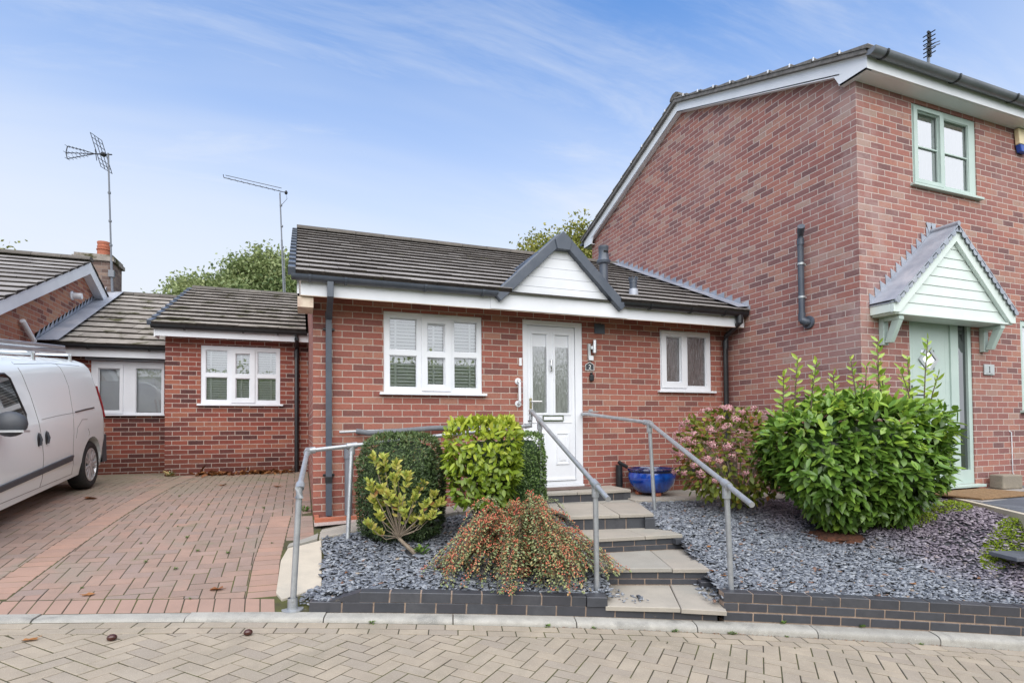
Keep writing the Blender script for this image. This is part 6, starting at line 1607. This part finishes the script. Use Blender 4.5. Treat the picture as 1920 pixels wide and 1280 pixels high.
# trees behind
def tree(name, label, c, half, base, nclump, per, ls, m, lobes=None, p=2.0):
    t = thing(name, base, label, 'tree', None); mb = MB(); c = np.array(c)
    mb.tube([(base[0], base[1], base[2]), (base[0] + .1, base[1], base[2] + (c[2] - base[2]) * .5), tuple(c)], [.32, .24, .12], 10)
    P0 = []
    for lc_, lh_, k in (lobes or [((0, 0, 0), half, nclump)]):
        q, _ = shell(k, lh_, p, .42); P0.append(q + np.array(lc_))
    Q = np.vstack(P0); CL = W3(c, Q)
    for e in CL[::6]: mb.tube([tuple(c * .6 + np.array(base) * .4), tuple(c * .5 + e * .5 + rvec(1)[0] * .2), tuple(e)], [.10, .05, .015], 5)
    mb.build('trunk', M['bark'], t, True)
    pos = np.repeat(CL, per, 0); n = len(pos); off = RNG.normal(size=(n, 3)) * np.array([.37, .37, .25]); pos = pos + off
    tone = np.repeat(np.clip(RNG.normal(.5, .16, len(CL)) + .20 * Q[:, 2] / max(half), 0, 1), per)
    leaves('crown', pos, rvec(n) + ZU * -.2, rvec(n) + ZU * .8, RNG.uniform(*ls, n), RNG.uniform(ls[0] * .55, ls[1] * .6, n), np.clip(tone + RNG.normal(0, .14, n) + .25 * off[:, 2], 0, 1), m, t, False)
tree('tree', 'broad green tree behind the set-back extension roof', (-2.4, 26.6, 4.7), (3.6, 2.6, 3.2), (-2.6, 26.7, -1.9), 190, 330, (.12, .22), M['tree'], [((-1.55, 0, -.45), (2.1, 1.8, 2.3), 120), ((1.3, 0, .1), (2.3, 2.0, 2.75), 160), ((-.3, .3, -.2), (1.5, 1.4, 2.2), 60)])
tree('tree', 'yellow green tree showing above the bungalow roof beside the tall gable', (9.5, 19.9, 5.2), (2.0, 1.8, 2.6), (9.5, 20, -1.9), 120, 210, (.11, .19), M['tree_yel'], [((0, 0, 0), (1.9, 1.7, 2.75), 105), ((1.2, 0, .4), (1.3, 1.2, 2.4), 50)])
tree('tree', 'tree tip showing above the neighbouring roof at the left edge', (-13.5, 31.8, 5.5), (1.9, 1.6, 3.3), (-13.5, 31.8, -1.9), 60, 55, (.14, .24), M['tree_yel'])
# hedge across the road, mirrored in the windows
hg = thing('hedge', (2, -6.6, -1.6), 'tall green hedge across the road, mirrored in the bungalow windows', 'hedge')
mb = MB(); mb.prism([(-16, -5.6, -1.9), (-16, -9.1, 2.65), (-16, -9.8, 2.65), (-16, -9.8, -1.9)], (36, 0, 0)); mb.build('inner_filler', M['hedge'], hg)
n = 15000; P = np.stack([RNG.uniform(-16, 20, n), RNG.uniform(-.2, .25, n), RNG.uniform(-1.7, 3.0, n)], 1); P[:, 1] += -5.55 - (P[:, 2] + 1.9) * .77; P[:, 2] += .25 * np.sin(P[:, 0] * 1.7) + .15 * np.sin(P[:, 0] * 4.1)
leaves('leaves', P, rvec(n), rvec(n) * .8 + np.array([0, .6, .8]), RNG.uniform(.14, .24, n), RNG.uniform(.08, .13, n), np.clip(RNG.normal(.55, .22, n), 0, 1), M['hedge'], hg, False)

# ------------------------------------------------------------------ aerials
ae = thing('aerial', (-3.74, 13.9, 3.2), 'television aerial with a wide open head on a tall mast by the chimney', 'aerial')
mt, mtop = Vector((-3.735, 13.93, 2.9)), Vector((-3.83, 13.93, 5.93))
mb = MB(); mb.tube([mt, mt.lerp(mtop, .25)], .024, 8); mb.tube([mt.lerp(mtop, .25), mtop], .017, 8)
for f in (.35, .52, .72): p = mt.lerp(mtop, f); mb.tube([p - Vector((0, 0, .02)), p + Vector((0, 0, .02))], .03, 8)
mb.box(-3.80, -3.70, 13.88, 13.97, 3.28, 3.42); mb.build('mast', M['grey_plastic'], ae, True)
u = Vector((-.934, .358, .05)).normalized(); v = Vector((.358, .934, 0)); zv = Vector((0, 0, 1)); h0 = mtop - Vector((0, 0, .03)); hub = h0 + u * .28
mb = MB(); mb.tube([h0 - u * .08, hub], .013, 6); tipc = h0 + u * .90
tp = [tipc + zv * .14 - u * .03, tipc, tipc - zv * .13 - u * .03]; md = [h0 + u * .48 + zv * .055, h0 + u * .46, h0 + u * .48 - zv * .04]
for a, b in zip(tp, md): mb.tube([a, b, hub], .009, 5); [mb.tube([a.lerp(b, k / 5) - v * .07, a.lerp(b, k / 5) + v * .07], .005, 4) for k in range(6)]
mb.tube([tp[0], tp[1], tp[2]], .010, 5)
g0 = h0 + u * .14
for sg, L_ in ((1, .40), (-1, .36)):
    e = g0 + (u * .42 * sg * .6 + zv * sg * .78).normalized() * L_
    for k in (-.16, -.05, .05, .16): mb.tube([g0 + v * k, e + v * k], .007, 4)
    for k in (.45, .75, 1.0): p = g0.lerp(e, k); mb.tube([p - v * .17, p + v * .17], .007, 4)
mb.tube([hub - zv * .12 + v * .05, hub + zv * .10], .008, 5); mb.blob(h0 + u * .10, .06, .06, .05); mb.build('head', M['black'], ae)
ae = thing('aerial', (-.36, 14.5, 2.77), 'slender yagi aerial on a mast rising behind the left end of the bungalow roof', 'aerial')
mt, mtop = Vector((-.285, 11.5, 2.2)), Vector((-.375, 11.5, 4.60))
mb = MB(); mb.tube([mt, mt.lerp(mtop, .62)], .017, 8); mb.tube([mt.lerp(mtop, .62), mtop], .013, 8)
for f in (.56, .73, .90): p = mt.lerp(mtop, f); mb.tube([p - Vector((0, 0, .018)) + Vector((.01, 0, 0)), p + Vector((0, 0, .018)) + Vector((.01, 0, 0))], .024, 8)
mb.tube([(-.26, 11.49, 2.2), (-.30, 11.48, 3.5)], .007, 5)
mb.far(1.261).build('mast', M['grey_plastic'], ae, True)
mb = MB(); a, b = mtop + Vector((.11, -.05, .0)), mtop + Vector((-1.02, .42, .32)); a2, b2 = a + Vector((-.06, 0, .06)), b + Vector((.03, 0, .05))
mb.tube([a, b], .008, 5); mb.tube([a2 + Vector((-.02, 0, .015)), b2], .006, 5); mb.tube([b, b + Vector((-.01, 0, .06))], .006, 4)
for k in range(9): p = a.lerp(b, .1 + .1 * k); mb.tube([p - Vector((.02, .055, 0)), p + Vector((.02, .055, 0))], .004, 4)
mb.blob(a, .03, .03, .04); mb.tube([a, a + Vector((.02, 0, -.12)), mtop + Vector((.04, 0, -.22))], .005, 4); mb.far(1.261).build('head', M['black'], ae)
ae = thing('aerial', (12.28, 7.5, 5.4), 'small dark aerial showing above the gutter of the tall house at the right', 'aerial')
mb = MB(); mb.tube([(12.29, 7.5, 5.35), (12.28, 7.5, 7.95)], .028, 8); mb.build('mast', M['grey_plastic'], ae, True)
mb = MB(); q0, q1 = Vector((12.27, 7.47, 7.70)), Vector((12.16, 7.40, 8.14)); mb.tube([q0, q1], .03, 8)
for k in range(6):
    p = q0.lerp(q1, .08 + .17 * k)
    mb.tube([p - Vector((.08, .03, 0)), p + Vector((.08, .03, .0))], .028, 6); mb.tube([p - Vector((0, .12, 0)), p + Vector((0, .12, 0))], .012, 5)
for dz in (0, -.06): mb.tube([Vector((11.92, 7.35, 7.74 + dz)), Vector((12.66, 7.5, 8.14 + dz))], .010, 5)
mb.build('head', M['black'], ae)

# ------------------------------------------------------------------ small things on the ground
def fallen_leaf(x, y, zz, size, label, group=None, tint=None):
    mb = MB(); a = random.uniform(0, 2 * PI); k = 9; top = []; tn = random.uniform(.15, .95) if tint is None else tint
    for i in range(k):
        w = 2 * PI * i / k; r_ = size * (.55 + .45 * abs(math.cos(w))) * random.uniform(.7, 1.1)
        top.append((x + r_ * math.cos(w + a), y + r_ * math.sin(w + a) * .8, zz + .004 + size * random.uniform(.05, .42)))
    mb.add(top + [(x, y, zz + .006)], [(i, (i + 1) % k, k) for i in range(k)], tint=tn)
    mb.tube([(x, y, zz + .008), (x + size * 1.3 * math.cos(a), y + size * 1.3 * math.sin(a), zz + .015)], .0018, 4, tint=tn)
    return tag(mb.build('fallen_leaf', M['dead']), label, 'leaf', group)
fallen_leaf(-2.337, 7.935, zd(-2.337, 7.935), .085, 'largest curled brown leaf on the drive, just behind the van rear wheel')
fallen_leaf(-.596, 4.735, zd(-.596, 4.735), .055, 'orange brown leaf on the red drive beside the pale concrete slab')
fallen_leaf(-1.42, 4.81, zd(-1.42, 4.81), .040, 'small yellow brown leaf on the drive just behind the pale edging bricks')
fallen_leaf(-1.493, 4.091, zr(-1.493), .045, 'yellow and brown leaf on the buff road paving at the left', None, .95)
fallen_leaf(-1.0, 8.6, zd(-1.0, 8.6), .055, 'brown leaf in the middle of the drive before the extension')
fallen_leaf(-.30, 8.3, zd(-.30, 8.3), .06, 'brown leaf on the drive near the left corner of the bungalow')
G_ = 'dead leaves scattered on the slate beds'
for x, y in ((3.35, 3.55), (3.75, 3.42), (3.62, 4.25), (4.35, 3.2), (4.2, 3.55), (4.75, 3.12), (4.1, 4.3), (4.95, 3.35), (5.4, 3.0), (3.30, 3.70), (3.42, 3.62), (3.28, 3.82), (4.45, 4.5)):
    fallen_leaf(x, y, float(bed_right(x, y)) + .012, random.uniform(.018, .034), 'small dead leaf on the slate bed right of the steps', G_ + ' right of the steps')
for x, y in ((.35, 4.7), (.5, 4.9), (.75, 4.6), (1.1, 4.5), (1.25, 4.75), (.4, 5.1), (1.5, 4.4), (.62, 5.05), (.3, 4.45), (1.05, 4.25)):
    fallen_leaf(x, y, float(bed_left(x, y)) + .012, random.uniform(.016, .030), 'small dead leaf on the slate bed left of the steps', G_ + ' left of the steps')
for x, y, lb_ in ((-1.062, 4.008, 'shiny dark conker on the road paving, the left one of the pair'), (-.313, 3.944, 'shiny dark conker on the road paving, the right one of the pair')):
    mb = MB(); mb.blob((x, y, zr(x) + .018), .028, .024, .020, 12, 8, .03, tint=.0); tag(mb.build('conker', M['van_trim'] if False else M['conker'], None, True), lb_, 'conker')
n = 170; X = RNG.uniform(-1.55, -.1, n); Y = 10.12 - np.abs(RNG.normal(0, .10, n)) - .12 * np.clip(-X - .9, 0, 1)
P = np.stack([X, Y, np.array([zd(a, b) for a, b in zip(X, Y)]) + RNG.uniform(.005, .06, n)], 1)
o = leaves('leaf_litter', P, rvec(n) * np.array([1, 1, .3]), rvec(n) * .6 + ZU, RNG.uniform(.07, .15, n), RNG.uniform(.04, .075, n), RNG.uniform(0, .95, n), M['dead'], None, True, .35)
tag(o, 'drift of brown dead leaves along the foot of the set-back extension', None, None, 'stuff')
n = 900; X = RNG.uniform(1.7, 7.0, n); dd_ = np.abs(RNG.normal(0, .014, n)) + .128
P = np.stack([X, [offk(a, b)[1] for a, b in zip(X, dd_)], [zr(a) + .003 for a in X]], 1)
o = leaves('leaf_litter', P, rvec(n) * np.array([1, 1, .2]), rvec(n) * .4 + ZU, RNG.uniform(.006, .016, n), RNG.uniform(.004, .009, n), np.clip(RNG.normal(.45, .2, n), 0, .9), M['dead'], None, False)
tag(o, 'fine reddish brown litter lying along the foot of the kerb', None, None, 'stuff')
def weed(x, y, zz, r_, label, group=None, m='weed', n=26):
    a = RNG.uniform(0, 2 * PI, n); rr = r_ * RNG.uniform(.1, 1, n); P = np.stack([x + rr * .35 * np.cos(a), y + rr * .35 * np.sin(a), zz + RNG.uniform(0, r_ * .6, n)], 1)
    d = np.stack([np.cos(a), np.sin(a), RNG.uniform(.1, 1.2, n)], 1)
    return tag(leaves('weed', P, d, ZU + rvec(n) * .4, RNG.uniform(.4, .9, n) * r_, RNG.uniform(.2, .4, n) * r_, RNG.random(n), M[m]), label, 'weed', group)
for x in (.50, 2.05, 2.62, 3.02, 3.42, 3.05, 4.35, 1.72): weed(*offk(x, .135), zr(x), random.uniform(.018, .034), 'small green weed growing between the kerb and the road paving', 'weeds along the foot of the kerb')
for x in (3.46, 4.02): weed(*offk(x, .012), zk(x), .030, 'green weed growing on the kerb against the right low brick wall', 'weeds at the foot of the right wall')
for x, y in ((-1.15, 6.4), (-1.0, 6.0), (-.85, 5.6), (-1.3, 6.9), (-.5, 6.2), (-1.35, 5.9), (-.95, 5.2), (-.6, 5.5), (-1.0, 7.3), (-.4, 7.0), (-1.5, 4.95), (-.75, 4.62), (-1.2, 5.4), (-.25, 5.7), (-1.4, 7.9)): weed(x, y, zd(x, y), random.uniform(.014, .026), 'tiny green weed in a joint of the red drive paving', 'weeds in the joints of the drive')
weed(-1.92, 10.08, zd(-1.92, 10.08), .11, 'grey green weed at the left foot of the set-back extension', None, 'coto', 40)
weed(.05, 6.75, zd(.05, 6.75), .08, 'green weed at the left corner of the bungalow beside the drive')
weed(1.01, 4.90, float(bed_left(1.01, 4.9)), .09, 'grassy weed at the stem of the yellowing shrub')
def cover(name, c, rx, ry, hgt, n, label):
    a = RNG.uniform(0, 2 * PI, n); rr = np.sqrt(RNG.random(n)); X = c[0] + rx * rr * np.cos(a); Y = c[1] + ry * rr * np.sin(a)
    Z = bed_right(X, Y) + hgt * (1 - rr ** 2) * RNG.uniform(.7, 1.1, n); P = np.stack([X, Y, Z], 1)
    return tag(leaves(name, P, rvec(n) + ZU * .5, ZU + rvec(n) * .5, RNG.uniform(.012, .024, n), RNG.uniform(.010, .018, n), np.clip(RNG.normal(.5, .22, n), 0, 1), M['mosscover'], None, False), label, None, None, 'stuff')
cover('ground_cover', (6.00, 3.06), .42, .14, .015, 4200, 'bright lime green ground cover around the stones at the right edge')
cover('ground_cover', (6.35, 3.78), .20, .20, .07, 1200, 'lime green ground cover at the right foot of the big laurel')
cover('ground_cover', (5.95, 3.80), .17, .12, .05, 700, 'lime green ground cover under the right side of the big laurel')
mb = MB(); mb.obox((6.36, 3.02, -.93), (.9, -.42, .05), (.42, .9, .05), (-.05, -.05, 1), .22, .12, .035); o = mb.build('garden_stone', M['garden_stone']); bevel(o, .02, 3); tag(o, 'flat weathered stone beside the lime ground cover at the right edge', 'stone')
mb = MB(); mb.obox((5.86, 2.86, -1.125), (.95, -.30, .0), (.30, .95, 0), (0, 0, 1), .26, .13, .018)
o = mb.build('slate_edging', M['dark_slab']); bevel(o, .006); tag(o, 'dark slate edging slab below the lime ground cover at the right edge', 'edging stone')
